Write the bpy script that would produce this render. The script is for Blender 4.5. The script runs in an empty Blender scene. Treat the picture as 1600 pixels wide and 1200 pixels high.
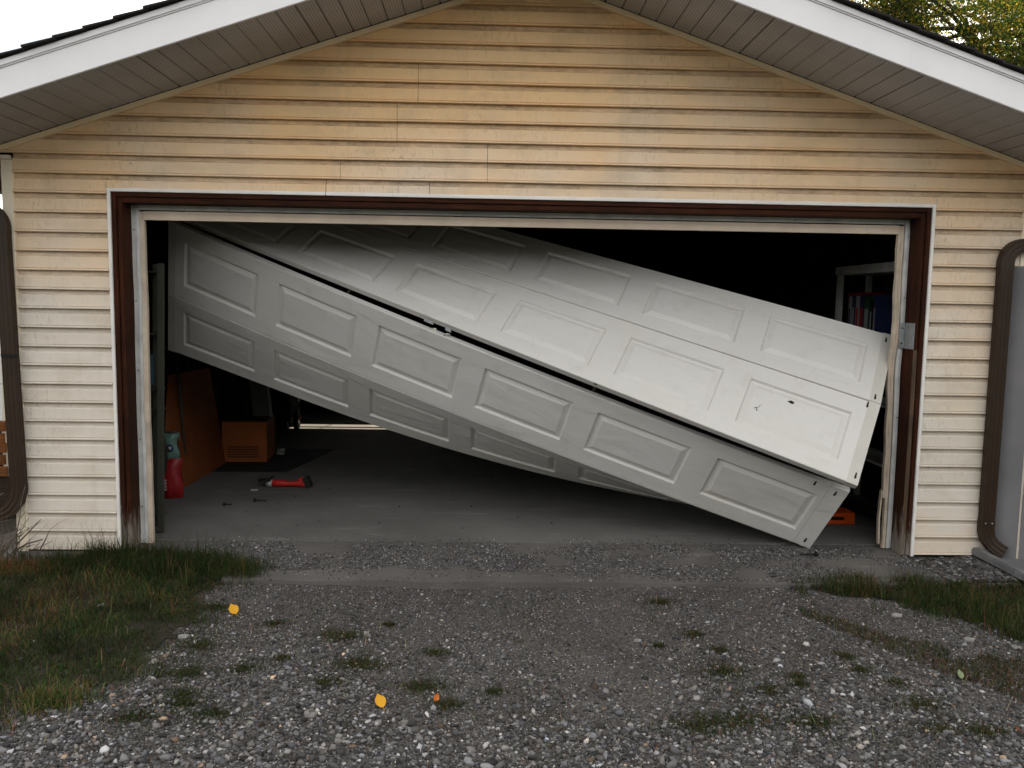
import bpy, bmesh, math, random
import numpy as np
from mathutils import Vector, Matrix
random.seed(7)
rng = np.random.default_rng(11)
scene = bpy.context.scene
col = scene.collection

# ------------------------------------------------------------------ camera
YAW, PITCH, ROLL = 0.031617, 0.099282, -0.016038
cam_d = bpy.data.cameras.new('camera')
cam = bpy.data.objects.new('camera', cam_d)
col.objects.link(cam)
fw = Vector((math.sin(YAW)*math.cos(PITCH), math.cos(YAW)*math.cos(PITCH), -math.sin(PITCH)))
rt = Vector((math.cos(YAW), -math.sin(YAW), 0))
dn = fw.cross(rt)
cr, sr = math.cos(ROLL), math.sin(ROLL)
rt2, dn2 = cr*rt + sr*dn, -sr*rt + cr*dn
mw = Matrix.Identity(4)
for i in range(3):
    mw[i][0] = rt2[i]; mw[i][1] = -dn2[i]; mw[i][2] = -fw[i]
mw[0][3], mw[1][3], mw[2][3] = -0.2489, -5.3056, 1.6333
cam.matrix_world = mw
cam_d.sensor_width = 36
cam_d.lens = 1293.3/1600*36
cam_d.clip_end = 3000
scene.camera = cam

# ------------------------------------------------------------------ world, sun, exposure
SUN_EL, SUN_AZ = math.radians(29), math.radians(12)     # sun behind the garage, a little to the right of +Y
world = bpy.data.worlds.new('World'); scene.world = world
world.use_nodes = True
nt = world.node_tree; N = nt.nodes; L = nt.links
N.clear()
out = N.new('ShaderNodeOutputWorld'); bg = N.new('ShaderNodeBackground')
sky = N.new('ShaderNodeTexSky'); sky.sky_type = 'NISHITA'; sky.sun_disc = False
sky.sun_elevation = SUN_EL; sky.sun_rotation = SUN_AZ
sky.dust_density = 2.0
tc = N.new('ShaderNodeTexCoord'); mp = N.new('ShaderNodeMapping'); mp.inputs['Scale'].default_value = (1, 1, 2.2); mp.inputs['Location'].default_value = (0, 0, 0)  #OFF
nz = N.new('ShaderNodeTexNoise'); nz.inputs['Scale'].default_value = 2.2; nz.inputs['Detail'].default_value = 7
nz.inputs['Roughness'].default_value = .55
rp = N.new('ShaderNodeValToRGB'); rp.color_ramp.elements[0].position = .36; rp.color_ramp.elements[1].position = .56
rp.color_ramp.elements[0].color = (.62, .62, .62, 1)
mx = N.new('ShaderNodeMixRGB'); n2 = N.new('ShaderNodeTexNoise'); n2.inputs['Scale'].default_value = 3.4; n2.inputs['Detail'].default_value = 6
L.new(mp.outputs[0], n2.inputs['Vector'])
r2_ = N.new('ShaderNodeValToRGB'); r2_.color_ramp.elements[0].position = .38; r2_.color_ramp.elements[1].position = .62
r2_.color_ramp.elements[0].color = (3.5, 3.65, 3.8, 1); r2_.color_ramp.elements[1].color = (10.6, 10.2, 9.7, 1)
L.new(n2.outputs['Fac'], r2_.inputs[0]); L.new(r2_.outputs[0], mx.inputs['Color2'])
L.new(tc.outputs['Generated'], mp.inputs['Vector']); L.new(mp.outputs[0], nz.inputs['Vector'])
L.new(nz.outputs['Fac'], rp.inputs[0]); L.new(rp.outputs[0], mx.inputs['Fac']); L.new(sky.outputs[0], mx.inputs['Color1'])
L.new(mx.outputs[0], bg.inputs['Color']); bg.inputs['Strength'].default_value = .12
L.new(bg.outputs[0], out.inputs['Surface'])

sd = bpy.data.lights.new('sun', 'SUN'); sd.energy = 5.0; sd.angle = math.radians(.5); sd.color = (1, .86, .66)
sun = bpy.data.objects.new('sun', sd); col.objects.link(sun)
# direction towards the sun; sky sun_rotation 0 = +Y, measured clockwise from above
sv = Vector((math.sin(SUN_AZ)*math.cos(SUN_EL), math.cos(SUN_AZ)*math.cos(SUN_EL), math.sin(SUN_EL)))
sun.rotation_euler = sv.to_track_quat('Z', 'Y').to_euler()
sun.location = (0, 0, 12)

scene.view_settings.view_transform = 'Standard'
scene.view_settings.look = 'None'
scene.view_settings.gamma = 1
scene.view_settings.use_curve_mapping = False
scene.view_settings.exposure = 1.2
scene.render.engine = 'CYCLES'
scene.cycles.max_bounces = 8
scene.cycles.diffuse_bounces = 5

CURVES = {
    '1t': [[-2.076,1.562,2.696],[-1.804,1.49,2.624],[-1.531,1.417,2.551],[-1.255,1.342,2.477],[-0.977,1.267,2.402],[-0.696,1.192,2.327],[-0.413,1.115,2.251],[-0.128,1.037,2.174],[0.16,0.959,2.096],[0.449,0.88,2.017],[0.742,0.799,1.938],[1.036,0.718,1.858],[1.333,0.636,1.776],[1.632,0.554,1.695],[1.934,0.47,1.612],[2.237,0.386,1.528],[2.543,0.3,1.444]],
    '1b': [[-2.265,1.18,2.463],[-1.996,1.109,2.376],[-1.724,1.038,2.289],[-1.45,0.965,2.202],[-1.174,0.892,2.114],[-0.896,0.818,2.025],[-0.616,0.743,1.935],[-0.333,0.667,1.846],[-0.048,0.59,1.755],[0.239,0.513,1.664],[0.528,0.435,1.572],[0.819,0.356,1.48],[1.113,0.276,1.387],[1.408,0.196,1.294],[1.706,0.114,1.2],[2.007,0.032,1.105],[2.309,-0.051,1.009]],
    '2t': [[-2.265,1.18,2.463],[-1.996,1.109,2.376],[-1.724,1.038,2.289],[-1.45,0.965,2.202],[-1.174,0.892,2.114],[-0.896,0.818,2.025],[-0.616,0.743,1.935],[-0.333,0.667,1.846],[-0.048,0.59,1.755],[0.239,0.513,1.664],[0.528,0.435,1.572],[0.819,0.356,1.48],[1.113,0.276,1.387],[1.408,0.196,1.294],[1.706,0.114,1.2],[2.007,0.032,1.105],[2.309,-0.051,1.009]],
    '2b': [[-2.472,0.82,2.211],[-2.206,0.751,2.11],[-1.938,0.68,2.008],[-1.668,0.61,1.905],[-1.396,0.538,1.803],[-1.122,0.466,1.7],[-0.845,0.392,1.597],[-0.567,0.319,1.493],[-0.286,0.244,1.389],[-0.004,0.169,1.284],[0.281,0.092,1.179],[0.568,0.016,1.074],[0.857,-0.062,0.968],[1.148,-0.14,0.862],[1.441,-0.219,0.756],[1.737,-0.299,0.649],[2.034,-0.38,0.541]],
    '3t': [[-2.507,0.711,2.169],[-2.244,0.66,2.06],[-1.978,0.609,1.952],[-1.709,0.557,1.844],[-1.436,0.505,1.736],[-1.16,0.452,1.628],[-0.881,0.398,1.521],[-0.598,0.344,1.414],[-0.312,0.29,1.307],[-0.023,0.235,1.2],[0.269,0.179,1.094],[0.565,0.123,0.988],[0.864,0.066,0.881],[1.165,0.009,0.775],[1.471,-0.049,0.669],[1.779,-0.107,0.563],[2.09,-0.166,0.457]],
    '3b': [[-2.617,0.96,1.651],[-2.356,0.911,1.546],[-2.091,0.862,1.441],[-1.823,0.812,1.337],[-1.552,0.761,1.233],[-1.278,0.71,1.129],[-1.0,0.658,1.025],[-0.718,0.606,0.922],[-0.434,0.553,0.819],[-0.146,0.499,0.716],[0.145,0.445,0.613],[0.44,0.391,0.51],[0.738,0.336,0.407],[1.038,0.28,0.305],[1.343,0.224,0.203],[1.65,0.167,0.1],[1.96,0.11,-0.002]],
    '4t': [[-2.617,0.96,1.651],[-2.356,0.911,1.546],[-2.091,0.862,1.441],[-1.823,0.812,1.337],[-1.552,0.761,1.233],[-1.278,0.71,1.129],[-1.0,0.658,1.025],[-0.718,0.606,0.922],[-0.434,0.553,0.819],[-0.146,0.499,0.716],[0.145,0.445,0.613],[0.44,0.391,0.51],[0.738,0.336,0.407],[1.038,0.28,0.305],[1.343,0.224,0.203],[1.65,0.167,0.1],[1.96,0.11,-0.002]],
    '4b': [[-2.745,1.268,1.211],[-2.474,1.239,1.121],[-2.2,1.205,1.026],[-1.92,1.168,0.929],[-1.635,1.13,0.833],[-1.345,1.092,0.737],[-1.05,1.054,0.645],[-0.75,1.017,0.557],[-0.444,0.982,0.473],[-0.133,0.947,0.396],[0.183,0.912,0.324],[0.504,0.876,0.26],[0.829,0.838,0.202],[1.157,0.795,0.151],[1.49,0.747,0.106],[1.824,0.689,0.067],[2.161,0.62,0.033]],
}

# ------------------------------------------------------------------ materials
def srgb(r, g, b):
    f = lambda c: (c/255/12.92) if c/255 <= .04045 else ((c/255+.055)/1.055)**2.4
    return (f(r), f(g), f(b))

class Mat:
    """small node-graph builder"""
    def __init__(s, name, rough=.7, spec=.3, metal=0):
        s.m = bpy.data.materials.new(name); s.m.use_nodes = True
        s.t = s.m.node_tree; s.n = s.t.nodes; s.l = s.t.links
        s.b = s.n['Principled BSDF']
        s.b.inputs['Roughness'].default_value = rough
        s.b.inputs['Specular IOR Level'].default_value = spec
        s.b.inputs['Metallic'].default_value = metal
        s.c = None
    def coord(s, scale=(1, 1, 1), kind='Object'):
        if kind == 'UV':
            t = s.n.new('ShaderNodeTexCoord'); o = t.outputs['UV']
        elif kind == 'World':
            t = s.n.new('ShaderNodeNewGeometry'); o = t.outputs['Position']
        else:
            t = s.n.new('ShaderNodeTexCoord'); o = t.outputs['Object']
        m = s.n.new('ShaderNodeMapping'); m.inputs['Scale'].default_value = scale
        s.l.new(o, m.inputs['Vector']); return m.outputs[0]
    def noise(s, scale, detail=5, rough=.55, stretch=(1, 1, 1), kind='World', dist=0):
        n = s.n.new('ShaderNodeTexNoise'); n.inputs['Scale'].default_value = scale
        n.inputs['Detail'].default_value = detail; n.inputs['Roughness'].default_value = rough
        n.inputs['Distortion'].default_value = dist
        s.l.new(s.coord(stretch, kind), n.inputs['Vector']); return n.outputs['Fac']
    def ramp(s, fac, a, b, ca=0., cb=1.):
        r = s.n.new('ShaderNodeMapRange'); r.inputs['From Min'].default_value = a; r.inputs['From Max'].default_value = b
        r.inputs['To Min'].default_value = ca; r.inputs['To Max'].default_value = cb
        s.l.new(fac, r.inputs['Value']); return r.outputs[0]
    def math(s, op, a, b):
        m = s.n.new('ShaderNodeMath'); m.operation = op; m.use_clamp = False
        for i, v in enumerate((a, b)):
            if isinstance(v, (int, float)): m.inputs[i].default_value = v
            else: s.l.new(v, m.inputs[i])
        return m.outputs[0]
    def base(s, colour): s.c = colour; s.b.inputs['Base Color'].default_value = (*colour, 1)
    def mix(s, fac, colour, mode='MIX'):
        m = s.n.new('ShaderNodeMixRGB'); m.blend_type = mode
        if isinstance(s.c, tuple): m.inputs['Color1'].default_value = (*s.c, 1)
        else: s.l.new(s.c, m.inputs['Color1'])
        if isinstance(colour, tuple): m.inputs['Color2'].default_value = (*colour, 1)
        else: s.l.new(colour, m.inputs['Color2'])
        if isinstance(fac, (int, float)): m.inputs['Fac'].default_value = fac
        else: s.l.new(fac, m.inputs['Fac'])
        s.c = m.outputs[0]; s.l.new(s.c, s.b.inputs['Base Color'])
    def axis(s, i, kind='World'):
        x = s.n.new('ShaderNodeSeparateXYZ'); s.l.new(s.coord(kind=kind), x.inputs[0]); return x.outputs[i]
    def bump(s, h, dist=.002, strength=1, prev=None):
        b = s.n.new('ShaderNodeBump'); b.inputs['Distance'].default_value = dist; b.inputs['Strength'].default_value = strength
        s.l.new(h, b.inputs['Height'])
        if prev: s.l.new(prev, b.inputs['Normal'])
        s.l.new(b.outputs[0], s.b.inputs['Normal']); return b.outputs[0]
    def objrand(s):
        o = s.n.new('ShaderNodeObjectInfo'); return o.outputs['Random']
    def attr(s, name='tone'):
        a = s.n.new('ShaderNodeAttribute'); a.attribute_name = name; return a.outputs['Color']

def simple(name, c, rough=.7, var=.25, nscale=8, bump=0., bscale=120, metal=0, spec=.3):
    m = Mat(name, rough, spec, metal); m.base(c)
    m.mix(m.ramp(m.noise(nscale), .35, .7), tuple(x*(1-var) for x in c))
    if bump: m.bump(m.noise(bscale, 3), bump)
    return m.m

def siding_material():
    m = Mat('cream_siding', .55, .35); m.base((.90, .59, .29))
    # sun-bleached lower down where the eave does not protect it
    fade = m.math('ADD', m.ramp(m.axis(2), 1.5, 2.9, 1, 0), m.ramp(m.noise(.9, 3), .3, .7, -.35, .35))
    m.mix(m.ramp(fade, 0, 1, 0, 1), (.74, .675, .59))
    m.mix(m.ramp(m.objrand(), 0, 1, 0, .18), (.52, .43, .30))
    m.mix(m.math('MULTIPLY', m.ramp(m.noise(2.6, 6, .6, (1, 1, 2)), .5, .72), .35), (.42, .33, .22))
    # grime specks, thickest low on each strip and near the trim above the door
    g = m.math('MULTIPLY', m.ramp(m.noise(60, 6, .75, (1, 1, .35)), .53, .68), m.ramp(m.noise(1.7, 4), .42, .66))
    m.mix(m.math('MULTIPLY', g, .55), (.2, .16, .12))
    # dust plus painted shade on the concave ledge of every strip (mapped along the profile)
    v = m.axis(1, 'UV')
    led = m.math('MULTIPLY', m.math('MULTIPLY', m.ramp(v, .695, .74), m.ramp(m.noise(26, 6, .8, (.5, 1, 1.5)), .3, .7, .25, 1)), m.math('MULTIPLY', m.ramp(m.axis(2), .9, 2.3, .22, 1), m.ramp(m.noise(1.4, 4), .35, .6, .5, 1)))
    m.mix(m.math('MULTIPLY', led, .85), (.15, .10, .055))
    # faint vertical streaks
    m.mix(m.math('MULTIPLY', m.ramp(m.noise(14, 4, .6, (1, 1, .04)), .55, .75), .14), (.3, .25, .2))
    m.bump(m.noise(160, 4, .6, (.12, 1, 1)), .0006)
    return m.m

def door_material():
    m = Mat('white_steel_door', .42, .4); m.base((.63, .615, .585))
    m.mix(m.math('MULTIPLY', m.ramp(m.noise(1.3, 5), .42, .75), .4), (.54, .51, .44))
    m.mix(m.math('MULTIPLY', m.ramp(m.noise(7, 7, .75), .54, .78), .35), (.40, .375, .33))
    m.mix(m.math('MULTIPLY', m.ramp(m.noise(5, 7, .8, (.8, 9, 1), 'UV'), .56, .74), .4), (.40, .37, .32))
    m.mix(m.math('MULTIPLY', m.ramp(m.noise(55, 4, .7), .66, .74), .4), (.28, .25, .22))
    b = m.bump(m.noise(34, 5, .65, (.5, 6, 1), 'UV', .3), .0011)
    m.bump(m.noise(3.2, 3, .5, (.6, 1.4, 1), 'UV', .5), .02, .7, b)
    return m.m

def wood_material(name, c1, c2, wear=False, axis='z', scale=1.0, rough=.7):
    m = Mat(name, rough, .15); m.base(c1)
    st = {'z': (14, 14, .7), 'x': (.7, 14, 14), 'y': (14, .7, 14)}[axis]
    g = m.noise(3*scale, 7, .7, st, dist=.6)
    m.mix(m.ramp(g, .38, .66), c2)
    m.mix(m.math('MULTIPLY', m.ramp(m.noise(8*scale, 6, .7, st), .5, .64), .8), tuple(x*.22 for x in c1))
    m.mix(m.math('MULTIPLY', m.ramp(m.noise(2.2, 5, .7), .48, .62), .6), tuple(x*.25 for x in c1))
    if wear:
        z = m.math('ADD', m.axis(2), m.ramp(m.noise(5, 5, .7, (7, 7, 1)), .3, .7, -.17, .17))
        m.mix(m.ramp(z, .02, .24, .95, 0), (.22, .19, .16))
        fl = m.math('MULTIPLY', m.ramp(m.noise(9, 6, .75, (2.5, 2.5, .6)), .69, .71), .8)
        m.mix(fl, (.4, .34, .3))
    m.bump(g, .003)
    return m.m

def concrete_material(name, c, spots=True, spec=.3):
    m = Mat(name, .78, spec); m.base(c)
    m.mix(m.ramp(m.noise(1.1, 6, .6), .35, .7), tuple(x*.62 for x in c))
    m.mix(m.math('MULTIPLY', m.ramp(m.noise(3.2, 7, .7, (.4, 2.2, 1)), .56, .68), .5), tuple(min(1, x*1.7) for x in c))
    m.mix(m.math('MULTIPLY', m.ramp(m.noise(11, 6, .75), .6, .7), .6), tuple(x*.4 for x in c))
    m.mix(m.math('MULTIPLY', m.ramp(m.noise(200, 3, .7), .55, .75), .4), tuple(x*.5 for x in c))
    b = m.bump(m.noise(70, 6, .75), .0025)
    m.bump(m.noise(4, 4, .6), .012, .5, b)
    return m.m

def gravel_base_material():
    m = Mat('fine_gravel', .9, .15); m.base((.07, .062, .056))
    v = m.n.new('ShaderNodeTexVoronoi'); v.inputs['Scale'].default_value = 150
    m.l.new(m.coord(kind='World'), v.inputs['Vector'])
    bw = m.n.new('ShaderNodeSeparateColor'); m.l.new(v.outputs['Color'], bw.inputs[0])
    m.mix(m.ramp(bw.outputs[0], .2, 1, 0, .8), (.15, .14, .135))
    m.mix(m.ramp(bw.outputs[1], .95, 1, 0, .7), (.33, .32, .30))
    m.mix(m.math('MULTIPLY', m.ramp(m.noise(1.6, 5), .45, .65), .6), (.06, .05, .042))
    m.bump(m.ramp(v.outputs['Distance'], 0, .6, 1, 0), .006)
    return m.m

def attr_material(name, rough=.8, spec=.2, transl=0., noise=True):
    m = Mat(name, rough, spec); m.c = m.attr()
    m.mix(m.math('MULTIPLY', m.ramp(m.noise(220, 3), .35, .65), .25 if noise else 0), (.04, .035, .03))
    if transl:
        tr = m.n.new('ShaderNodeBsdfTranslucent'); m.l.new(m.attr(), tr.inputs['Color'])
        ms = m.n.new('ShaderNodeMixShader'); ms.inputs[0].default_value = transl
        m.l.new(m.b.outputs[0], ms.inputs[1]); m.l.new(tr.outputs[0], ms.inputs[2])
        m.l.new(ms.outputs[0], m.n['Material Output'].inputs['Surface'])
    return m.m

def soffit_material():
    m = Mat('grey_soffit', .6, .3); m.base((.52, .505, .49))
    m.mix(m.ramp(m.noise(1.5, 4), .35, .7), (.38, .36, .33))
    # rows of punched vent holes
    v = m.n.new('ShaderNodeTexVoronoi'); v.inputs['Scale'].default_value = 62; v.inputs['Randomness'].default_value = 0
    m.l.new(m.coord(kind='UV'), v.inputs['Vector'])
    m.mix(m.ramp(v.outputs['Distance'], .18, .3, .75, 0), (.02, .02, .02))
    return m.m

M = {}
M['siding'] = siding_material()
M['trim_cream'] = simple('cream_trim', (.88, .78, .61), .5, .15, 5, .0004)
M['trim_white'] = simple('white_trim', (.86, .83, .78), .45, .15, 6)
M['trim_gold'] = simple('cream_frieze_trim', (.9, .73, .47), .5, .12, 5)
M['fascia'] = simple('white_fascia', (.83, .82, .825), .4, .1, 2.5, .0003, 30)
M['door'] = door_material()
M['door_back'] = simple('door_back_foam', (.4, .39, .37), .7)
M['door_end'] = simple('door_end_steel', (.56, .54, .49), .42, .12, 3, .0004)
M['wood_frame'] = wood_material('red_brown_stained_wood', (.062, .0160, .0045), (.016, .0050, .002), True)
M['wood_frame_h'] = wood_material('red_brown_header_wood', (.062, .0160, .0045), (.016, .0050, .002), False, 'x')
M['vinyl'] = simple('grey_white_weatherstrip', (.66, .66, .64), .5, .3, 9)
M['beige_strip'] = simple('beige_stop_strip', (.66, .55, .43), .6, .35, 7, .0005, 60)
M['beige_strip_h'] = simple('beige_stop_strip_top', (.70, .58, .45), .6, .2, 5, .0005, 60)
M['soffit'] = soffit_material()
M['shingle'] = simple('dark_asphalt_shingle', (.028, .025, .024), .95, .4, 40, .002, 300)
M['brown_metal'] = simple('brown_painted_metal', (.036, .022, .013), .45, .25, 6, spec=.25)
M['zinc'] = simple('galvanised_steel', (.42, .43, .44), .45, .3, 30, metal=.7)
M['dark_metal'] = simple('dark_steel', (.025, .022, .02), .5, .3, 60, metal=.5)
M['black'] = simple('black_void_plastic', (.01, .01, .01), .6)
M['floor'] = concrete_material('garage_concrete', (.165, .16, .15))
M['apron'] = concrete_material('worn_apron_concrete', (.135, .125, .116))
M['block'] = concrete_material('grey_splash_block_concrete', (.2, .2, .205))
M['ground'] = gravel_base_material()
M['stone'] = attr_material('gravel_stone')
M['grass'] = attr_material('grass_blade', .7, .2, .25, False)
M['leaf'] = attr_material('tree_leaf', .6, .3, .62, False)
M['soil'] = simple('thatch_soil', (.026, .021, .013), .95, .4, 25, .006, 90)
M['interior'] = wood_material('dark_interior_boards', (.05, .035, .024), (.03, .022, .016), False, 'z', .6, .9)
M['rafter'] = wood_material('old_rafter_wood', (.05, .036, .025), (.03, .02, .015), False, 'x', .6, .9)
M['bark'] = simple('tree_bark', (.05, .04, .032), .9, .4, 12, .01, 30)
M['post_grey'] = simple('grey_green_shelf_paint', (.055, .056, .043), .5, .2, 10)
M['blue'] = simple('blue_plastic', (.03, .07, .10), .4, .2)
M['red_bag'] = simple('red_printed_bag', (.25, .012, .015), .4, .3, 20)
M['teal_bag'] = simple('pale_green_bag_print', (.11, .2, .17), .4, .3, 25)
M['white_print'] = simple('white_print', (.36, .36, .37), .5, .1)
M['navy'] = simple('navy_print', (.02, .03, .09), .5, .1)
M['cardboard'] = simple('orange_brown_board', (.22, .06, .016), .75, .25, 4)
M['carton'] = simple('orange_carton', (.36, .10, .025), .7, .2, 5)
M['carton_dark'] = simple('carton_side', (.04, .022, .012), .8)
M['mat'] = simple('black_rubber_mat', (.02, .02, .02), .8, .2, 30, .002)
M['grey_panel'] = simple('grey_folded_panel', (.12, .12, .115), .6)
M['tool_red'] = simple('red_tool_plastic', (.5, .025, .02), .35, .2, 30)
M['tool_grey'] = simple('pale_cast_alloy', (.45, .48, .45), .4, .3, 40, metal=.3)
M['orange'] = simple('orange_plastic', (.75, .1, .015), .4, .15, 20)
M['chrome'] = simple('chrome', (.7, .7, .7), .15, .1, 30, metal=1)
M['amber'] = simple('amber_lens', (.9, .25, .03), .25, .1)
M['fence_grey'] = simple('grey_painted_board', (.2, .195, .2), .6, .2, 3, .0006)
M['fence_edge'] = simple('lit_board_edge', (.6, .54, .47), .7, .2, 8)
M['peel'] = None
M['house_white'] = simple('white_house_siding', (.75, .76, .78), .6, .1, 2)
M['yellow_leaf'] = simple('yellow_leaf', (.6, .30, .01), .6, .12, 40)
M['orange_leaf'] = simple('orange_leaf', (.6, .16, .02), .6, .2, 40)
M['green_leaf'] = simple('pale_green_leaf', (.2, .24, .12), .6, .2, 40)
M['twig'] = simple('grey_dry_twig', (.15, .115, .085), .9, .4, 30)
M['needle'] = simple('dry_needles', (.2, .09, .035), .9, .4, 30)
def peel_material():
    m = Mat('peeling_white_paint', .7, .3); m.base((.68, .68, .67))
    m.mix(m.ramp(m.noise(9, 8, .8, (1, 1, 3)), .6, .63), (.12, .1, .08)); m.bump(m.noise(14, 6, .7), .006); return m.m
M['peel'] = peel_material()
def glass_material():
    m = bpy.data.materials.new('window_glass'); m.use_nodes = True; t = m.node_tree; t.nodes.clear()
    o = t.nodes.new('ShaderNodeOutputMaterial'); a = t.nodes.new('ShaderNodeBsdfTransparent'); g = t.nodes.new('ShaderNodeBsdfGlossy')
    g.inputs['Roughness'].default_value = .05; x = t.nodes.new('ShaderNodeMixShader'); x.inputs[0].default_value = .1
    t.links.new(a.outputs[0], x.inputs[1]); t.links.new(g.outputs[0], x.inputs[2]); t.links.new(x.outputs[0], o.inputs[0]); return m
M['glass'] = glass_material()

# ------------------------------------------------------------------ helpers
def link(name, me, mat, parent=None):
    o = bpy.data.objects.new(name, me); col.objects.link(o)
    if mat is not None and not me.materials:
        me.materials.append(M[mat] if isinstance(mat, str) else mat)
    if parent: o.parent = parent; o.matrix_parent_inverse = Matrix.Identity(4); 
    if parent and parent.get('_origin'): pass
    return o

def mesh_from(name, verts, faces, uvs=None, smooth=False):
    me = bpy.data.meshes.new(name); me.from_pydata([tuple(v) for v in verts], [], faces)
    if uvs:
        ul = me.uv_layers.new(name='UVMap')
        for lp in me.loops: ul.data[lp.index].uv = uvs[lp.vertex_index]
    if smooth: me.polygons.foreach_set('use_smooth', [True]*len(me.polygons))
    me.update(); return me

def fix_normals(me):
    bm = bmesh.new(); bm.from_mesh(me); bmesh.ops.recalc_face_normals(bm, faces=bm.faces); bm.to_mesh(me); bm.free()

class MB:
    def __init__(s): s.v = []; s.f = []; s.sm = []
    def add(s, vs, fs, smooth=False):
        o = len(s.v); s.v += [Vector(v) for v in vs]; s.f += [[i+o for i in f] for f in fs]; s.sm += [smooth]*len(fs)
    def box(s, x0, x1, y0, y1, z0, z1, rot=None, piv=None):
        vs = [Vector((x, y, z)) for x in (x0, x1) for y in (y0, y1) for z in (z0, z1)]
        if rot is not None:
            p = Vector(piv) if piv else Vector(((x0+x1)/2, (y0+y1)/2, (z0+z1)/2))
            vs = [p+rot@(v-p) for v in vs]
        s.add(vs, [(0, 1, 3, 2), (4, 6, 7, 5), (0, 4, 5, 1), (2, 3, 7, 6), (0, 2, 6, 4), (1, 5, 7, 3)])
        return s
    def obox(s, c, ax, ay, az, hx, hy, hz):
        c = Vector(c); ax, ay, az = (Vector(a).normalized() for a in (ax, ay, az))
        vs = [c+ax*i*hx+ay*j*hy+az*k*hz for i in (-1, 1) for j in (-1, 1) for k in (-1, 1)]
        s.add(vs, [(0, 1, 3, 2), (4, 6, 7, 5), (0, 4, 5, 1), (2, 3, 7, 6), (0, 2, 6, 4), (1, 5, 7, 3)]); return s
    def tube(s, pts, r, n=10, cap=True, sq=None, upv=(0, 1, 0)):
        """sweep of a circle (or of the closed 2-D section sq) along pts; r may be a list"""
        pts = [Vector(p) for p in pts]; rs = r if isinstance(r, (list, tuple)) else [r]*len(pts)
        up = Vector(upv); vs = []
        k = len(sq) if sq else n
        for i, p in enumerate(pts):
            t = (pts[min(i+1, len(pts)-1)]-pts[max(i-1, 0)]).normalized()
            a = up.cross(t)
            if a.length < 1e-4: a = Vector((1, 0, 0)).cross(t)
            a.normalize(); b = t.cross(a).normalized()
            for j in range(k):
                if sq: q = a*sq[j][0]*rs[i] + b*sq[j][1]*rs[i]
                else:
                    th = 2*math.pi*j/n; q = (a*math.cos(th)+b*math.sin(th))*rs[i]
                vs.append(p+q)
        fs = []
        for i in range(len(pts)-1):
            for j in range(k):
                fs.append((i*k+j, i*k+(j+1) % k, (i+1)*k+(j+1) % k, (i+1)*k+j))
        if cap: fs += [tuple(range(k-1, -1, -1)), tuple(range((len(pts)-1)*k, len(pts)*k))]
        s.add(vs, fs, sq is None); return s
    def build(s, name, mat, parent=None, origin=None, bevel=0):
        me = bpy.data.meshes.new(name)
        off = origin if origin is not None else (Vector(parent['pos']) if parent is not None and 'pos' in parent.keys() else Vector((0, 0, 0)))
        me.from_pydata([tuple(v-Vector(off)) for v in s.v], [], s.f)
        me.polygons.foreach_set('use_smooth', s.sm); me.update(); fix_normals(me)
        if bevel:
            bm = bmesh.new(); bm.from_mesh(me); bmesh.ops.bevel(bm, geom=list(bm.edges), offset=bevel, segments=2, affect='EDGES', clamp_overlap=True); bm.to_mesh(me); bm.free()
        o = link(name, me, mat, parent)
        if parent is None: o.location = off
        return o

def tag(o, label=None, cat=None, group=None, kind=None):
    if label: o['label'] = label
    if cat: o['category'] = cat
    if group: o['group'] = group
    if kind: o['kind'] = kind
    return o

def empty(name, loc, label, cat, group=None):
    o = bpy.data.objects.new(name, None); col.objects.link(o); o.location = loc; o.empty_display_size = .2
    o['pos'] = list(loc); tag(o, label, cat, group); return o

# parts are modelled in world coordinates; MB.build subtracts the root's position ('pos')
def sub(o_parent, mb, name, mat):      # sub-part: same frame as its thing
    me_off = Vector(o_parent.get('pos', (0, 0, 0))) if 'pos' in o_parent.keys() else Vector((0, 0, 0))
    return mb.build(name, mat, o_parent, origin=me_off)

def part(root, mb, name, mat, bevel=0, label=None):
    o = mb.build(name, mat, root, bevel=bevel); o['pos'] = list(root['pos'])
    if label: o['label'] = label
    return o

def bulk(name, V, F, Cc, mat, kind='stuff', smooth=False):
    me = bpy.data.meshes.new(name); nv = len(V); nf = len(F); k = F.shape[1]
    me.vertices.add(nv); me.vertices.foreach_set('co', V.astype(np.float32).ravel())
    me.loops.add(nf*k); me.loops.foreach_set('vertex_index', F.astype(np.int32).ravel())
    me.polygons.add(nf); me.polygons.foreach_set('loop_start', np.arange(0, nf*k, k, dtype=np.int32))
    if smooth: me.polygons.foreach_set('use_smooth', np.ones(nf, dtype=bool))
    at = me.color_attributes.new('tone', 'FLOAT_COLOR', 'POINT')
    at.data.foreach_set('color', np.concatenate([Cc, np.ones((nv, 1))], 1).astype(np.float32).ravel())
    me.update(calc_edges=True); me.validate()
    o = link(name, me, mat); tag(o, kind=kind); return o

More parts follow.
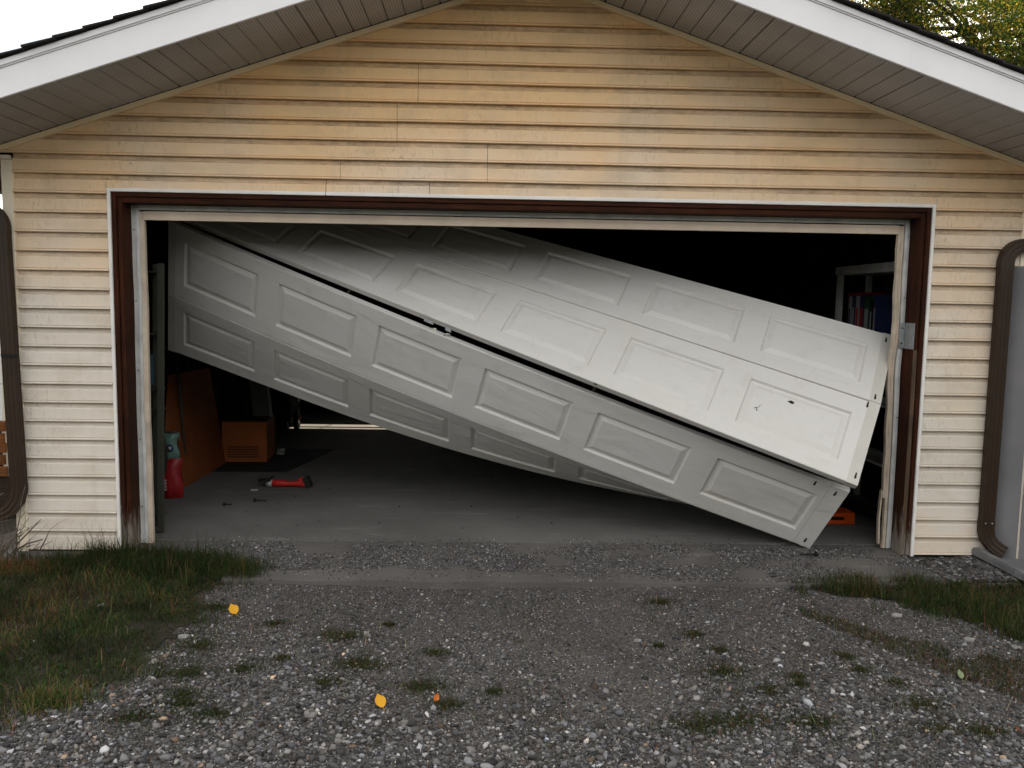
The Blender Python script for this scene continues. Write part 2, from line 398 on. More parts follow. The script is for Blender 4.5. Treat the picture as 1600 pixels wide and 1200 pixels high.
def vnoise(x, y, s, seed=0):
    """cheap smooth value noise on numpy arrays"""
    r = np.random.default_rng(seed).random((64, 64))
    xs, ys = x*s+100, y*s+100; xi, yi = np.floor(xs).astype(int), np.floor(ys).astype(int); fx, fy = xs-xi, ys-yi
    fx = fx*fx*(3-2*fx); fy = fy*fy*(3-2*fy)
    g = lambda a, b: r[a % 64, b % 64]
    return (g(xi, yi)*(1-fx)+g(xi+1, yi)*fx)*(1-fy)+(g(xi, yi+1)*(1-fx)+g(xi+1, yi+1)*fx)*fy
def gzn(x, y):
    base = -.028-.010*np.clip((-.6-y)/.8, 0, 1)
    return base+.008*(np.sin(x*2.3+y*1.1)+np.sin(y*3.1-x*.7)+.6*np.sin(x*5.7+2))
def in_view(x, y, m=.35):
    d = 5.3056+y; return (np.abs(x+.25-.0316*d) < d*.63+m)

# icosahedron template
ph = (1+5**.5)/2
IV = np.array([(-1, ph, 0), (1, ph, 0), (-1, -ph, 0), (1, -ph, 0), (0, -1, ph), (0, 1, ph), (0, -1, -ph), (0, 1, -ph), (ph, 0, -1), (ph, 0, 1), (-ph, 0, -1), (-ph, 0, 1)])/1.9
IF = np.array([(0, 11, 5), (0, 5, 1), (0, 1, 7), (0, 7, 10), (0, 10, 11), (1, 5, 9), (5, 11, 4), (11, 10, 2), (10, 7, 6), (7, 1, 8), (3, 9, 4), (3, 4, 2), (3, 2, 6), (3, 6, 8), (3, 8, 9), (4, 9, 5), (2, 4, 11), (6, 2, 10), (8, 6, 7), (9, 8, 1)])
OV_ = np.array([(1, 0, 0), (-1, 0, 0), (0, 1, 0), (0, -1, 0), (0, 0, 1), (0, 0, -1)])*1.0
OF_ = np.array([(0, 2, 4), (2, 1, 4), (1, 3, 4), (3, 0, 4), (2, 0, 5), (1, 2, 5), (3, 1, 5), (0, 3, 5)])
def stones(name, x, y, z, r, tv, tf, bright=.92, warm=.02):
    n = len(x); k = len(tv)
    V = np.repeat(tv[None], n, 0)*(1+rng.normal(0, .25, (n, k, 1)))
    sc = np.stack([r*rng.uniform(.8, 1.35, n), r*rng.uniform(.6, 1.0, n), r*rng.uniform(.4, .7, n)], 1)
    V = V*sc[:, None, :]
    a = rng.uniform(0, 2*np.pi, n); t = rng.normal(0, .35, n)
    ct, st_ = np.cos(t)[:, None], np.sin(t)[:, None]
    X, Y_, Z = V[..., 0], V[..., 1], V[..., 2]
    X, Z = X*ct-Z*st_, X*st_+Z*ct
    ca, sa = np.cos(a)[:, None], np.sin(a)[:, None]
    X, Y_ = X*ca-Y_*sa, X*sa+Y_*ca
    V = np.stack([X+x[:, None], Y_+y[:, None], Z+(z+r*.25)[:, None]], -1).reshape(-1, 3)
    F = (tf[None]+np.arange(n)[:, None, None]*k).reshape(-1, 3)
    g = np.clip(rng.lognormal(np.log(.10), .72, n), .022, .62)*bright
    hue = rng.normal(0, .04, (n, 1)); tan = (rng.random(n) < warm)[:, None]
    C = g[:, None]*(np.array([1.03, .99, .98])+hue*np.array([1, .2, -1]))
    C = np.where(tan, g[:, None]*np.array([1.5, 1.05, .72]), C)
    return bulk(name, V, F, np.clip(np.repeat(C, k, 0), 0, 1), 'stone')

# ------------------------------------------------------------------ ground, gravel sheet, slab
def sheet(name, x0, x1, y0, y1, z, mat, nx=1, ny=1, amp=0.0):
    vs = []; fs = []
    for j in range(ny+1):
        for i in range(nx+1):
            x = x0+(x1-x0)*i/nx; y = y0+(y1-y0)*j/ny
            vs.append((x, y, z + (amp*(math.sin(x*2.3+y*1.1)+math.sin(y*3.1-x*.7)+.6*math.sin(x*5.7+2))*.4 if amp else 0)))
    for j in range(ny):
        for i in range(nx):
            a = j*(nx+1)+i; fs.append((a, a+1, a+nx+2, a+nx+1))
    o = link(name, mesh_from(name, vs, fs), mat); return o

def gz(x, y):
    """height of the gravel ground"""
    base = -.028 - .010*min(1, max(0, (-.6-y)/.8))
    return base + .008*(math.sin(x*2.3+y*1.1)+math.sin(y*3.1-x*.7)+.6*math.sin(x*5.7+2))
far = sheet('ground', -400, 400, -300, 900, -.075, 'soil'); tag(far, kind='structure')
vs = []; fs = []; nx, ny = 130, 80
for j in range(ny+1):
    for i in range(nx+1):
        x = -6.5+13*i/nx; y = -7+7.6*j/ny
        vs.append((x, y, gz(x, y)))
for j in range(ny):
    for i in range(nx):
        a = j*(nx+1)+i; fs.append((a, a+1, a+nx+2, a+nx+1))
tag(link('gravel_driveway', mesh_from('gravel_driveway', vs, fs, smooth=True), 'ground'), kind='structure')
for sx in (-1, 1):
    mbx = MB(); mbx.add([(sx*3.4, .1, -.04), (sx*9, .1, -.04), (sx*9, 14, -.04), (sx*3.4, 14, -.04)], [(0, 1, 2, 3)])
    tag(mbx.build('side_yard', 'soil'), kind='structure')

def slab(name, outline, z0, z1, mat):
    mb = MB(); n = len(outline)
    mb.add([(x, y, z0) for x, y in outline]+[(x, y, z1) for x, y in outline],
           [tuple(range(n))[::-1], tuple(range(n, 2*n))]+[(i, (i+1) % n, n+(i+1) % n, n+i) for i in range(n)])
    return tag(mb.build(name, mat), kind='structure')
slab('garage_floor', [(-3.15, .21), (3.15, .21), (3.15, 7.1), (-3.15, 7.1)], -.2, 0, 'floor')
edge = []
for i in range(45):
    x = 2.55-4.3*i/44
    edge.append((x, -.585-.02*(x<0)-(.02*math.sin(x*1.3)+.012*math.sin(x*9)+random.uniform(-.006, .006))))
slab('concrete_apron', [(2.55, .206), (-2.75, .206), (-2.75, -.10), (-1.78, -.14), (-1.78, edge[-1][1]+.03)][::1][::-1][::-1] + edge[::-1], -.16, -.004, 'apron')
slab('footing', [(-3.3, .2), (-2.752, .2), (-2.752, -.2), (-3.1, -.24), (-3.3, -.2)], -.16, -.012, 'apron')
slab('footing', [(2.552, .2), (3.3, .2), (3.3, -.03), (2.552, -.03)], -.16, -.03, 'apron')

# ------------------------------------------------------------------ GARAGE
G = empty('garage', (0, 0, 0), 'cream clapboard gable garage with white rake boards and a red-brown door frame', 'garage')
S = .11873; APEX = 3.6202; SL = .33504; X0 = .002
OV = .69
def gl(z): return X0-(APEX-z)/SL
def gr(z): return X0+(APEX-z)/SL

# structural wall behind the siding
mb = MB()
mb.box(-3.18, -2.53, .02, .14, -.02, 2.45); mb.box(2.53, 3.18, .02, .14, -.02, 2.45)
mb.box(-2.53, 2.53, .02, .14, 2.26, 2.45)
mb.add([(-3.45, .02, 2.45), (3.45, .02, 2.45), (X0, .02, APEX-.02), (-3.45, .14, 2.45), (3.45, .14, 2.45), (X0, .14, APEX-.02)],
       [(0, 1, 2), (3, 5, 4), (0, 3, 4, 1), (1, 4, 5, 2), (2, 5, 3, 0)])
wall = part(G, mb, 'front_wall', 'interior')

PROF = [(-.004, 0), (-.0275, 0), (-.0305, .0025), (-.0300, .0095), (-.0280, .0112), (-.0165, .0120), (-.0165, .0145), (-.0225, .0160), (-.0210, .048), (-.0200, .0825), (-.0175, .0855), (-.0065, .0905), (-.0048, .1187)]
def board(k, xl, xr, zmin=-1, zmax=9, seam_l=False):
    """one strip of dutch-lap siding; xl/xr are functions of z or numbers"""
    fl = xl if callable(xl) else (lambda z: xl); fr = xr if callable(xr) else (lambda z: xr)
    pr = [(y, k*S+z) for y, z in PROF]
    pr = [(y, z) for y, z in pr if z >= zmin and z <= zmax]
    if zmin > k*S: pr = [(-.0200, zmin)]+pr
    # clip at the apex
    pr = [(y, z) for y, z in pr if fr(z)-fl(z) > .01]
    if len(pr) < 2: return
    w = fr(pr[0][1])-fl(pr[0][1]); nx = max(2, int(w/.22))
    vs = []; uv = []; dy = random.uniform(-.001, .001); ph = random.uniform(0, 6)
    for i in range(nx+1):
        for y, z in pr:
            x = fl(z)+(fr(z)-fl(z))*i/nx
            wob = .0012*math.sin(x*3.1+ph)+.0006*math.sin(x*8.3+ph*2)
            vs.append((x, y+dy+wob*(.4+.6*((z-k*S)/S)), z+.0011*math.sin(x*1.7+ph)))
            uv.append((x, (z-k*S)/S))
    n = len(pr); fs = []
    for i in range(nx):
        for j in range(n-1): fs.append((i*n+j, (i+1)*n+j, (i+1)*n+j+1, i*n+j+1))
    me = mesh_from('siding_board', vs, fs, uv)
    o = link('siding_board', me, 'siding', wall)
    return o

SEAMS = {20: [-1.17, -.257], 21: [-.257], 22: [-.82], 23: [-.82], 24: [-.691], 25: [-.691], 27: [.9], 28: [.9]}
XE, TX, TZ = 3.176, 2.607, 2.294
for k in range(0, 31):
    if k <= 18:
        board(k, -XE, -TX); board(k, TX, XE+.003)
    elif k == 19:
        board(k, -XE, -TX); board(k, TX, XE+.003)
        # the strip trimmed off above the door frame
        for a, b in ((-TX+.001, -1.262), (-1.259, -.62), (-.617, TX-.001)): board(k, a, b, zmin=TZ)
    elif k == 20:
        xs = [-XE]+SEAMS[20]+[XE+.003]
        for a, b in zip(xs[:-1], xs[1:]): board(k, a+.001, b-.001)
    else:
        xs = [gl]+[s for s in SEAMS.get(k, []) if gl(k*S+S) < s < gr(k*S+S)]+[gr]
        for i in range(len(xs)-1):
            a, b = xs[i], xs[i+1]
            board(k, a if callable(a) else a+.0012, b if callable(b) else b-.0012)

# corner posts
for sx in (-1, 1):
    mb = MB()
    xa, xb = (-3.243, -3.176) if sx < 0 else (3.179, 3.246)
    mb.box(xa, xb, -.027, .0, -.015, 2.452)
    xo = xa if sx < 0 else xb-.004
    mb.box(xo+(0 if sx < 0 else .001), xo+.004, .0005, .07, -.015, 2.452)
    part(G, mb, 'corner_trim', 'trim_cream', .004)
for a, b in ((-3.50, -3.19), (3.19, 3.50)):
    mb = MB(); mb.box(a, b, -.03, 0, 2.455, 2.478); part(G, mb, 'starter_trim', 'trim_cream')

# frame: J-channel, brown casing, header, vinyl stop, beige stop
for (a, b, c, d_) in ((-2.606, -2.586, -.01, 2.293), (2.586, 2.606, -.01, 2.293), (-2.586, -1.264, 2.272, 2.293), (-1.26, 2.586, 2.272, 2.294)):
    mb = MB(); mb.box(a, b, -.030, 0, c, d_); part(G, mb, 'white_channel', 'trim_white', .002)
mb = MB()
for sx in (-1, 1):
    mb = MB()
    a, b = sorted((sx*2.555, sx*2.585)); mb.box(a, b, -.020, .14, -.006, 2.271)
    a, b = sorted((sx*2.552, sx*2.522)); mb.box(a, b, -.010, .13, -.006, 2.238)
    part(G, mb, 'door_jamb', 'wood_frame', .003)
mb = MB(); mb.box(-2.554, 2.554, -.019, .14, 2.242, 2.2705); mb.box(-2.521, 2.521, -.009, .13, 2.207, 2.240)
part(G, mb, 'door_header', 'wood_frame_h', .003)

def strip_v(xs, y0, y1, w, name, mat, z0, z1, xoff, bevel=.002):
    mb = MB(); n = 24; vs = []
    for i in range(n+1):
        z = z0+(z1-z0)*i/n; x = xs+xoff(z)
        vs += [(x, y0, z), (x+w, y0, z), (x+w, y1, z), (x, y1, z)]
    fs = [(0, 1, 2, 3), tuple(4*n+q for q in (3, 2, 1, 0))]
    for i in range(n):
        for q in range(4): fs.append((4*i+q, 4*i+(q+1) % 4, 4*i+4+(q+1) % 4, 4*i+4+q))
    mb.add(vs, fs); return part(G, mb, name, mat)
zero = lambda z: 0
wav = lambda z: .002*math.sin(z*5)+.001*math.sin(z*13)
st1 = strip_v(-2.520, .118, .135, .032, 'weather_strip', 'vinyl', .004, 2.206, wav)
st1b = strip_v(-2.487, .108, .135, .019, 'weather_strip', 'vinyl', .004, 2.205, wav)
strip_v(-2.467, .112, .140, .030, 'stop_strip', 'beige_strip', .003, 2.166, wav)
bend = lambda z: .010*math.exp(-((z-1.42)/.07)**2)-.012*math.exp(-((z-1.2)/.2)**2) + wav(z)
st2 = strip_v(2.501, .118, .135, .019, 'weather_strip', 'vinyl', .004, 2.206, lambda z: .55*bend(z))
strip_v(2.481, .106, .135, .019, 'weather_strip', 'vinyl', .004, 2.205, lambda z: .75*bend(z)+.003)
strip_v(2.441, .110, .139, .018, 'stop_strip', 'beige_strip', .35, 2.166, lambda z: bend(z)+.003*math.sin(z*21))
strip_v(2.4605, .113, .143, .018, 'stop_strip', 'beige_strip', .003, 2.166, lambda z: bend(z))
strip_v(2.431, .118, .146, .010, 'torn_stop_strip', 'beige_strip', .03, .40, lambda z: bend(z)-.010*(1-abs(z-.2)/.2)+.004)
mb = MB(); mb.box(-2.468, 2.479, .106, .135, 2.176, 2.2055); mb.box(-2.486, 2.50, .118, .134, 2.2063-.0301+.0005, 2.2066)
t1 = part(G, mb, 'weather_strip', 'vinyl')
mb = MB(); mb.box(-2.436, 2.440, .104, .140, 2.113, 2.168); mb.box(-2.436, 2.440, .1035, .1045, 2.150, 2.153)
part(G, mb, 'stop_strip', 'beige_strip_h', .003)
# nail heads in the strips
for o, x, ys, y in ((st1, -2.505, (.25, .7, 1.15, 1.6, 2.05), .117), (st2, 2.51, (.9, 1.7, 2.1), .117)):
    for z in ys:
        mb = MB(); mb.tube([(x, y+.001, z), (x, y-.003, z)], .004, 8); mb.build('nail_head', 'dark_metal', o)
for x in (-1.9, -1.2, -.45, .3, 1.0, 1.75):
    mb = MB(); mb.tube([(x, .107, 2.19), (x, .103, 2.19)], .0035, 8); mb.build('nail_head', 'dark_metal', t1)
# galvanised bracket on the right jamb
mb = MB(); mb.box(2.480, 2.516, .098, .104, 1.365, 1.535); mb.box(2.517, 2.521, -.02, .104, 1.365, 1.535)
br = part(G, mb, 'jamb_bracket', 'zinc', .001)
for z in (1.40, 1.5):
    mb = MB(); mb.tube([(2.498, .099, z), (2.498, .094, z)], .005, 8); mb.build('screw_head', 'dark_metal', br)
# spring-line conduit up the right jamb in the lower half (weathered inner board)
mb = MB(); mb.box(2.5235, 2.5495, -.016, -.0105, .0, 1.36)
part(G, mb, 'jamb_filler', wood_material('weathered_filler_wood', (.12, .08, .05), (.07, .045, .03), True))

# rake: soffit ribs, frieze, fascia, crown
nv = math.hypot(1, SL)
for sx in (-1, 1):
    # frieze trim under the soffit against the wall
    mb = MB(); pts = []
    def rk(x, dz=0): return APEX-SL*abs(x)+dz
    xa, xb = X0, sx*3.62
    mb.add([(xa, -.046, rk(xa, -.002)), (xb, -.046, rk(xb, -.002)), (xb, -.046, rk(xb, -.035)), (xa, -.046, rk(xa, -.035)),
            (xa, -.0, rk(xa, -.002)), (xb, -.0, rk(xb, -.002)), (xb, -.0, rk(xb, -.035)), (xa, -.0, rk(xa, -.035))],
           [(0, 1, 2, 3), (4, 7, 6, 5), (3, 2, 6, 7), (0, 4, 5, 1), (1, 5, 6, 2), (0, 3, 7, 4)])
    part(G, mb, 'frieze_trim', 'trim_gold', .003)
    mb = MB(); mb.box(min(sx*.02, sx*3.7), max(sx*.02, sx*3.7), -OV, 0, 4, 4.02)
    # soffit backing and panels: quad ribs
    so = part(G, MB().obox((sx*1.87, -OV/2-.002, rk(1.87, .028)), (1, 0, -sx*SL), (0, 1, 0), (SL*sx, 0, 1), 1.87*nv-.02, OV/2-.003, .004), 'soffit', 'soffit')
    pitch = .1052; rib = 4
    x = .03; ip = 0
    while x < 3.6:
        prof = []    # (dx along X, dz) across one 4-rib panel
        for r in range(rib):
            b = r*pitch
            d = .0085 if r else .013
            prof += [(b+.0005, d*1.6), (b+.007 if r == 0 else b+.0055, 0.001), (b+pitch-.004, 0)]
        prof += [(rib*pitch-.0008, .010)]
        vs = []; uv = []
        for yy in (-OV+.012, -.0465):
            for dx, dz in prof:
                X = min(x+dx, 3.62); vs.append((sx*X, yy, rk(X, dz))); uv.append((X*nv, yy))
        n = len(prof); fs = [(i, i+1, n+i+1, n+i) for i in range(n-1)]
        if sx > 0: fs = [f[::-1] for f in fs]
        link('soffit_panel', mesh_from('soffit_panel', vs, fs, uv), 'soffit', so)
        x += rib*pitch; ip += 1
    # fascia board and crown
    xo = 3.72
    def rail(y0, y1, a, b, name, mat, bev=.002):
        mb = MB(); xa, xb = X0, sx*xo
        mb.add([(xa, y0, rk(xa, a)), (xb, y0, rk(xb, a)), (xb, y0, rk(xb, b)), (xa, y0, rk(xa, b)),
                (xa, y1, rk(xa, a)), (xb, y1, rk(xb, a)), (xb, y1, rk(xb, b)), (xa, y1, rk(xa, b))],
               [(0, 1, 2, 3), (4, 7, 6, 5), (3, 2, 6, 7), (0, 4, 5, 1), (1, 5, 6, 2), (0, 3, 7, 4)])
        return part(G, mb, name, mat, bev)
    fb = rail(-OV-.02, -OV, -.004, .146, 'rake_fascia', 'fascia')
    rail(-OV-.034, -OV-.003, .1465, .188, 'rake_crown', 'fascia', .008)
    # overlap joint in the sheet metal of the fascia
    xj = sx*2.05
    mb = MB(); mb.obox((xj, -OV-.0207, rk(xj, .071)), (.1, 0, -.1*sx*SL), (0, 1, 0), (0, 0, 1), .006, .0007, .072)
    mb.build('fascia_joint', 'fascia', fb)

# eave boxes beside the wall top, side walls, gutters
for sx in (-1, 1):
    mb = MB(); a, b = sorted((sx*3.25, sx*3.62)); mb.box(a, b, -.0, 7.3, 2.40, 2.452)
    part(G, mb, 'eave_box', 'brown_metal')
    mb = MB(); a, b = sorted((sx*3.245, sx*3.16)); mb.box(a, b, .071, 7.2, -.02, 2.399); part(G, mb, 'side_wall', 'trim_cream')
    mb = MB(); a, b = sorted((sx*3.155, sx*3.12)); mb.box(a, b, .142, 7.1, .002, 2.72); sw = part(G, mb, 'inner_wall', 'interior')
    for i in range(12):
        mb = MB(); a, b = sorted((sx*3.119, sx*3.04)); y = .35+.58*i; mb.box(a, b, y, y+.04, .002, 2.45); mb.build('stud', 'rafter', sw)
    mb = MB(); a, b = sorted((sx*3.63, sx*3.76)); mb.box(a, b, -OV-.02, 7.3, 2.34, 2.46)
    part(G, mb, 'gutter', 'brown_metal', .008)
# rear wall with window
mb = MB(); wx0, wx1, wz0, wz1 = -2.40, -1.00, .93, 1.22
mb.box(-3.24, wx0, 7.1, 7.22, -.02, 2.6); mb.box(wx1, 3.24, 7.1, 7.22, -.02, 2.6)
mb.box(wx0, wx1, 7.1, 7.22, .0, wz0); mb.box(wx0, wx1, 7.1, 7.22, wz1, 2.6)
mb.add([(-3.5, 7.1, 2.601), (3.5, 7.1, 2.601), (0, 7.1, APEX+.05), (-3.5, 7.22, 2.601), (3.5, 7.22, 2.601), (0, 7.22, APEX+.05)], [(0, 1, 2), (3, 5, 4), (0, 3, 4, 1), (1, 4, 5, 2), (2, 5, 3, 0)])
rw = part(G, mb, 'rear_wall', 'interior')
mb = MB(); mb.box(wx0-.04, wx1+.04, 7.221, 7.25, wz0-.04, wz0); mb.box(wx0-.04, wx1+.04, 7.221, 7.25, wz1, wz1+.04)
mb.box(wx0-.04, wx0, 7.221, 7.25, wz0, wz1); mb.box(wx1, wx1+.04, 7.221, 7.25, wz0, wz1); mb.box(-1.9, -1.885, 7.16, 7.18, wz0, wz1); mb.box(wx0, wx1, 7.14, 7.16, 1.07, 1.11)
wf = mb.build('window', 'trim_white', rw)
mb = MB(); mb.box(wx0, wx1, 7.19, 7.194, wz0, wz1); mb.build('pane', 'glass', rw)

# roof deck, shingles, rafters
for sx in (-1, 1):
    def up(x, y, h): return (sx*x, y, APEX-SL*x+h)
    mb = MB(); mb.add([up(0, -OV-.02, .16), up(3.72, -OV-.02, .16), up(3.72, 7.35, .16), up(0, 7.35, .16), up(0, -OV-.02, .188), up(3.72, -OV-.02, .188), up(3.72, 7.35, .188), up(0, 7.35, .188)],
               [(0, 1, 2, 3), (4, 7, 6, 5), (0, 4, 5, 1), (1, 5, 6, 2), (2, 6, 7, 3), (3, 7, 4, 0)])
    roof = part(G, mb, 'roof', 'rafter')
    e = .158; n = int(3.76/e)
    for i in range(n+1):
        xa = i*e; xb = min(3.78, (i+1)*e+.012); j = random.uniform(-.004, .004)
        for (ya, yb, nm) in ((-OV-.062+random.uniform(-.006, .006), .9, 'shingle'), (.902, 7.4, 'shingle_row')):
            mb = MB(); lo, hi = .190, .197
            mb.add([up(xa, ya, lo), up(xb, ya, lo+.008), up(xb, yb, lo+.008), up(xa, yb, lo), up(xa, ya, hi), up(xb+j, ya, hi+.013), up(xb+j, yb, hi+.013), up(xa, yb, hi)],
                   [(0, 1, 2, 3), (4, 7, 6, 5), (0, 4, 5, 1), (1, 5, 6, 2), (2, 6, 7, 3), (3, 7, 4, 0)])
            mb.build(nm, 'shingle', roof)
    for i in range(12):
        y = .3+.6*i; mb = MB()
        mb.add([up(.02, y, .03), up(3.1, y, .03), up(3.1, y+.04, .03), up(.02, y+.04, .03), up(.02, y, .159), up(3.1, y, .159), up(3.1, y+.04, .159), up(.02, y+.04, .159)],
               [(0, 1, 2, 3), (4, 7, 6, 5), (0, 4, 5, 1), (1, 5, 6, 2), (2, 6, 7, 3), (3, 7, 4, 0)])
        mb.build('rafter', 'rafter', roof)

# downspouts
def rib_section(w, d):
    pts = []
    hw, hd = w/2, d/2
    def side(p, q, nrm, nr):
        P, Q = Vector(p), Vector(q); Nn = Vector(nrm)
        k = nr*5
        for i in range(k):
            t = i/k; ph = (i % 5)
            off = -.0022 if ph in (3, 4) and 0 < i < k-1 else 0
            v = P+(Q-P)*t+Nn*off
            pts.append((v.x, v.y))
    side((-hw, -hd), (hw, -hd), (0, -1), 3); side((hw, -hd), (hw, hd), (1, 0), 2)
    side((hw, hd), (-hw, hd), (0, 1), 3); side((-hw, hd), (-hw, -hd), (-1, 0), 2)
    return pts
def arc(c, r, a0, a1, n=8):
    return [(c[0]+r*math.cos(math.radians(a0+(a1-a0)*i/n)), c[1], c[2]+r*math.sin(math.radians(a0+(a1-a0)*i/n))) for i in range(n+1)]
SEC = rib_section(.084, .052)
Y = -.065
def spout(xc, sgn, ztop, outlet_pts, strap_z):
    mb = MB(); mb.tube([(xc, Y, ztop-.02), (xc, Y, .19)], 1, sq=SEC); pipe = part(G, mb, 'downspout', 'brown_metal')
    # top elbow and offset up to the gutter
    mb = MB(); c = (xc+sgn*.115, Y, ztop)
    top = arc(c, .115, 180 if sgn > 0 else 0, 100 if sgn > 0 else 80)
    tail = [(xc+sgn*.30, Y, ztop+.135), (xc+sgn*.60, Y-.01, ztop+.30)]
    mb.tube([(xc, Y, ztop-.045)]+top+tail, 1.04, sq=SEC); mb.build('elbow', 'brown_metal', pipe)
    mb = MB(); mb.tube(outlet_pts, [1.04]*(len(outlet_pts)), sq=SEC, cap=False); mb.build('elbow', 'brown_metal', pipe)
    for z in strap_z:
        mb = MB(); mb.box(xc-.05, xc+.05, Y-.032, Y-.028, z-.013, z+.013); mb.build('strap', 'brown_metal', pipe)
    return pipe
# right: turns to the right and out over the splash block
xr = 3.058
o_pts = [(xr, Y, .25), (xr, Y, .18), (xr+.012, Y-.004, .13), (xr+.04, Y-.014, .09), (xr+.075, Y-.03, .062), (xr+.105, Y-.045, .045)]
ds = spout(xr, 1, 1.925, o_pts, ())
for dx in (-.022, .022):
    mb = MB(); mb.tube([(xr+dx, Y-.024, .235), (xr+dx, Y-.033, .235)], .005, 8); mb.build('screw_head', 'zinc', ds)
mb = MB(); mb.box(xr+.062, xr+.105, Y-.055, Y+.0, .004, .05)
xl = -3.195
o_pts = [(xl, Y, .44), (xl, Y, .40), (xl-.015, Y-.004, .33), (xl-.06, Y-.012, .27), (xl-.13, Y-.02, .235), (xl-.34, Y-.04, .19)]
mb = MB()
def left_spout():
    mb = MB(); mb.tube([(xl-.035, Y, 2.03), (xl, Y, .42)], 1, sq=SEC); pipe = part(G, mb, 'downspout', 'brown_metal')
    mb = MB(); x = xl-.035
    mb.tube([(x, Y, 2.0)]+arc((x-.12, Y, 2.03), .12, 0, 70)+[(x-.35, Y, 2.23), (x-.5, Y, 2.33)], 1.04, sq=SEC); mb.build('elbow', 'brown_metal', pipe)
    mb = MB(); mb.tube(o_pts, 1.04, sq=SEC, cap=False); mb.build('elbow', 'brown_metal', pipe)
    mb = MB(); mb.box(xl-.058, xl+.046, Y-.034, Y-.030, 1.243, 1.262); mb.build('strap', 'dark_metal', pipe)
left_spout()

# ------------------------------------------------------------------ THE BROKEN SECTIONAL DOOR
D = empty('sectional_garage_door', (0, .3, 0), 'white raised-panel sectional garage door hanging crooked and buckled across the opening', 'garage door')
LW, HH = 4.88, .5505
MU, IW, IG = .1366/LW, .6321/LW, .1629/LW
def curve(name):
    P = np.array(CURVES[name]); n = len(P)
    # light smoothing: quartic fit keeps the sag but no kinks
    t = np.linspace(0, 1, n); C = [np.polyfit(t, P[:, j], 5) for j in range(3)]
    return lambda u: Vector([float(np.polyval(c, u)) for c in C])
def make_section(idx, sag=0):
    T, B = curve('%dt' % idx), curve('%db' % idx)
    def P(u, v): return T(u)*(1-v)+B(u)*v
    def Nn(u, v):
        e = .01; du = P(min(1, u+e), v)-P(max(0, u-e), v); dv = P(u, min(1, v+e))-P(u, max(0, v-e))
        return dv.cross(du).normalized()
    def Q(u, v, d):
        return P(u, v)+Nn(u, v)*d
    us = [0.0, .0135]; cells = []
    for i in range(6):
        a = MU+i*(IW+IG); us += [a, a+IW]
        if i < 5: us += [a+IW+IG/2]
    us += [1-.0135, 1.0]
    # refine
    fine = []
    for a, b in zip(us[:-1], us[1:]):
        k = 4 if (b-a) > .1 else 2
        fine += [a+(b-a)*q/k for q in range(k)]
    fine.append(1.0)
    vb = [.006, .012, .2, .5, .8, .988, .994]
    inset = [(MU+i*(IW+IG), MU+i*(IW+IG)+IW) for i in range(6)]
    v = []; f = []; uv = []
    nv_ = len(vb)
    for u in fine:
        for j, w in enumerate(vb):
            dd = -.004 if j in (0, nv_-1) else 0
            v.append(Q(u, w, dd)); uv.append((u*LW, w*HH))
    for i in range(len(fine)-1):
        um = (fine[i]+fine[i+1])/2
        for j in range(nv_-1):
            if any(a < um < b for a, b in inset) and j in (2, 3): continue
            f.append((i*nv_+j, (i+1)*nv_+j, (i+1)*nv_+j+1, i*nv_+j+1))
    # back and edges
    off = len(v); TH = .045
    for u in fine:
        for w in (vb[0], vb[-1]):
            v.append(Q(u, w, -TH)); uv.append((u*LW, w*HH))
    nf = len(fine)
    for i in range(nf-1):
        a, b = off+2*i, off+2*i+2
        f.append((b, a, a+1, b+1))
        f.append((i*nv_, a, b, (i+1)*nv_)); f.append((i*nv_+nv_-1, (i+1)*nv_+nv_-1, b+1, a+1))
    f.append(tuple([j for j in range(nv_)]+[off+1, off])); k = (nf-1)*nv_
    f.append(tuple([k+j for j in range(nv_)][::-1]+[off+2*(nf-1), off+2*(nf-1)+1]))
    off_pos = Vector(D['pos'])
    me = mesh_from('door_section', [p-off_pos for p in v], f, uv); 
    sec = link('door_section', me, 'door', D); sec['pos'] = list(D['pos'])
    # stamped panels
    rings = [(0, 0), (.003, -.001), (.012, -.0165), (.020, -.0175), (.050, -.005), (.053, -.0035)]
    for a, b in inset:
        vs = []; fs = []; uvp = []
        nu = 4; cnt = None
        for (m_, d) in rings:
            ua, ub = a+m_/LW, b-m_/LW; va, vb2 = .2+m_/HH, .8-m_/HH
            loop = [(ua+(ub-ua)*q/nu, va) for q in range(nu)]+[(ub, va+(vb2-va)*q/2) for q in range(2)]+[(ub-(ub-ua)*q/nu, vb2) for q in range(nu)]+[(ua, vb2-(vb2-va)*q/2) for q in range(2)]
            cnt = len(loop)
            for uu, ww in loop: vs.append(Q(uu, ww, d)); uvp.append((uu*LW+.37, ww*HH+idx*.7))
        for r in range(len(rings)-1):
            for q in range(cnt): fs.append((r*cnt+q, r*cnt+(q+1) % cnt, (r+1)*cnt+(q+1) % cnt, (r+1)*cnt+q))
        o = (len(rings)-1)*cnt
        c0 = len(vs)
        for q in range(1, nu):
            uu = a+.055/LW+(b-a-.11/LW)*q/nu; vs.append(Q(uu, .5, -.0035)); uvp.append((uu*LW+.37, .5*HH+idx*.7))
        L_ = [o+q for q in range(cnt)]
        left_mid = L_[nu*2+2+1]; right_mid = L_[nu+1]
        mid = [left_mid]+[c0+q for q in range(nu-1)]+[right_mid]
        topr = [L_[q] for q in range(nu+1)]
        bot = [L_[(nu+2+nu-q)] for q in range(nu+1)]
        for q in range(nu):
            fs.append((topr[q], topr[q+1], mid[q+1], mid[q])); fs.append((mid[q], mid[q+1], bot[q+1], bot[q]))
        me = mesh_from('raised_panel', [p-off_pos for p in vs], fs, uvp)
        link('raised_panel', me, 'door', sec)
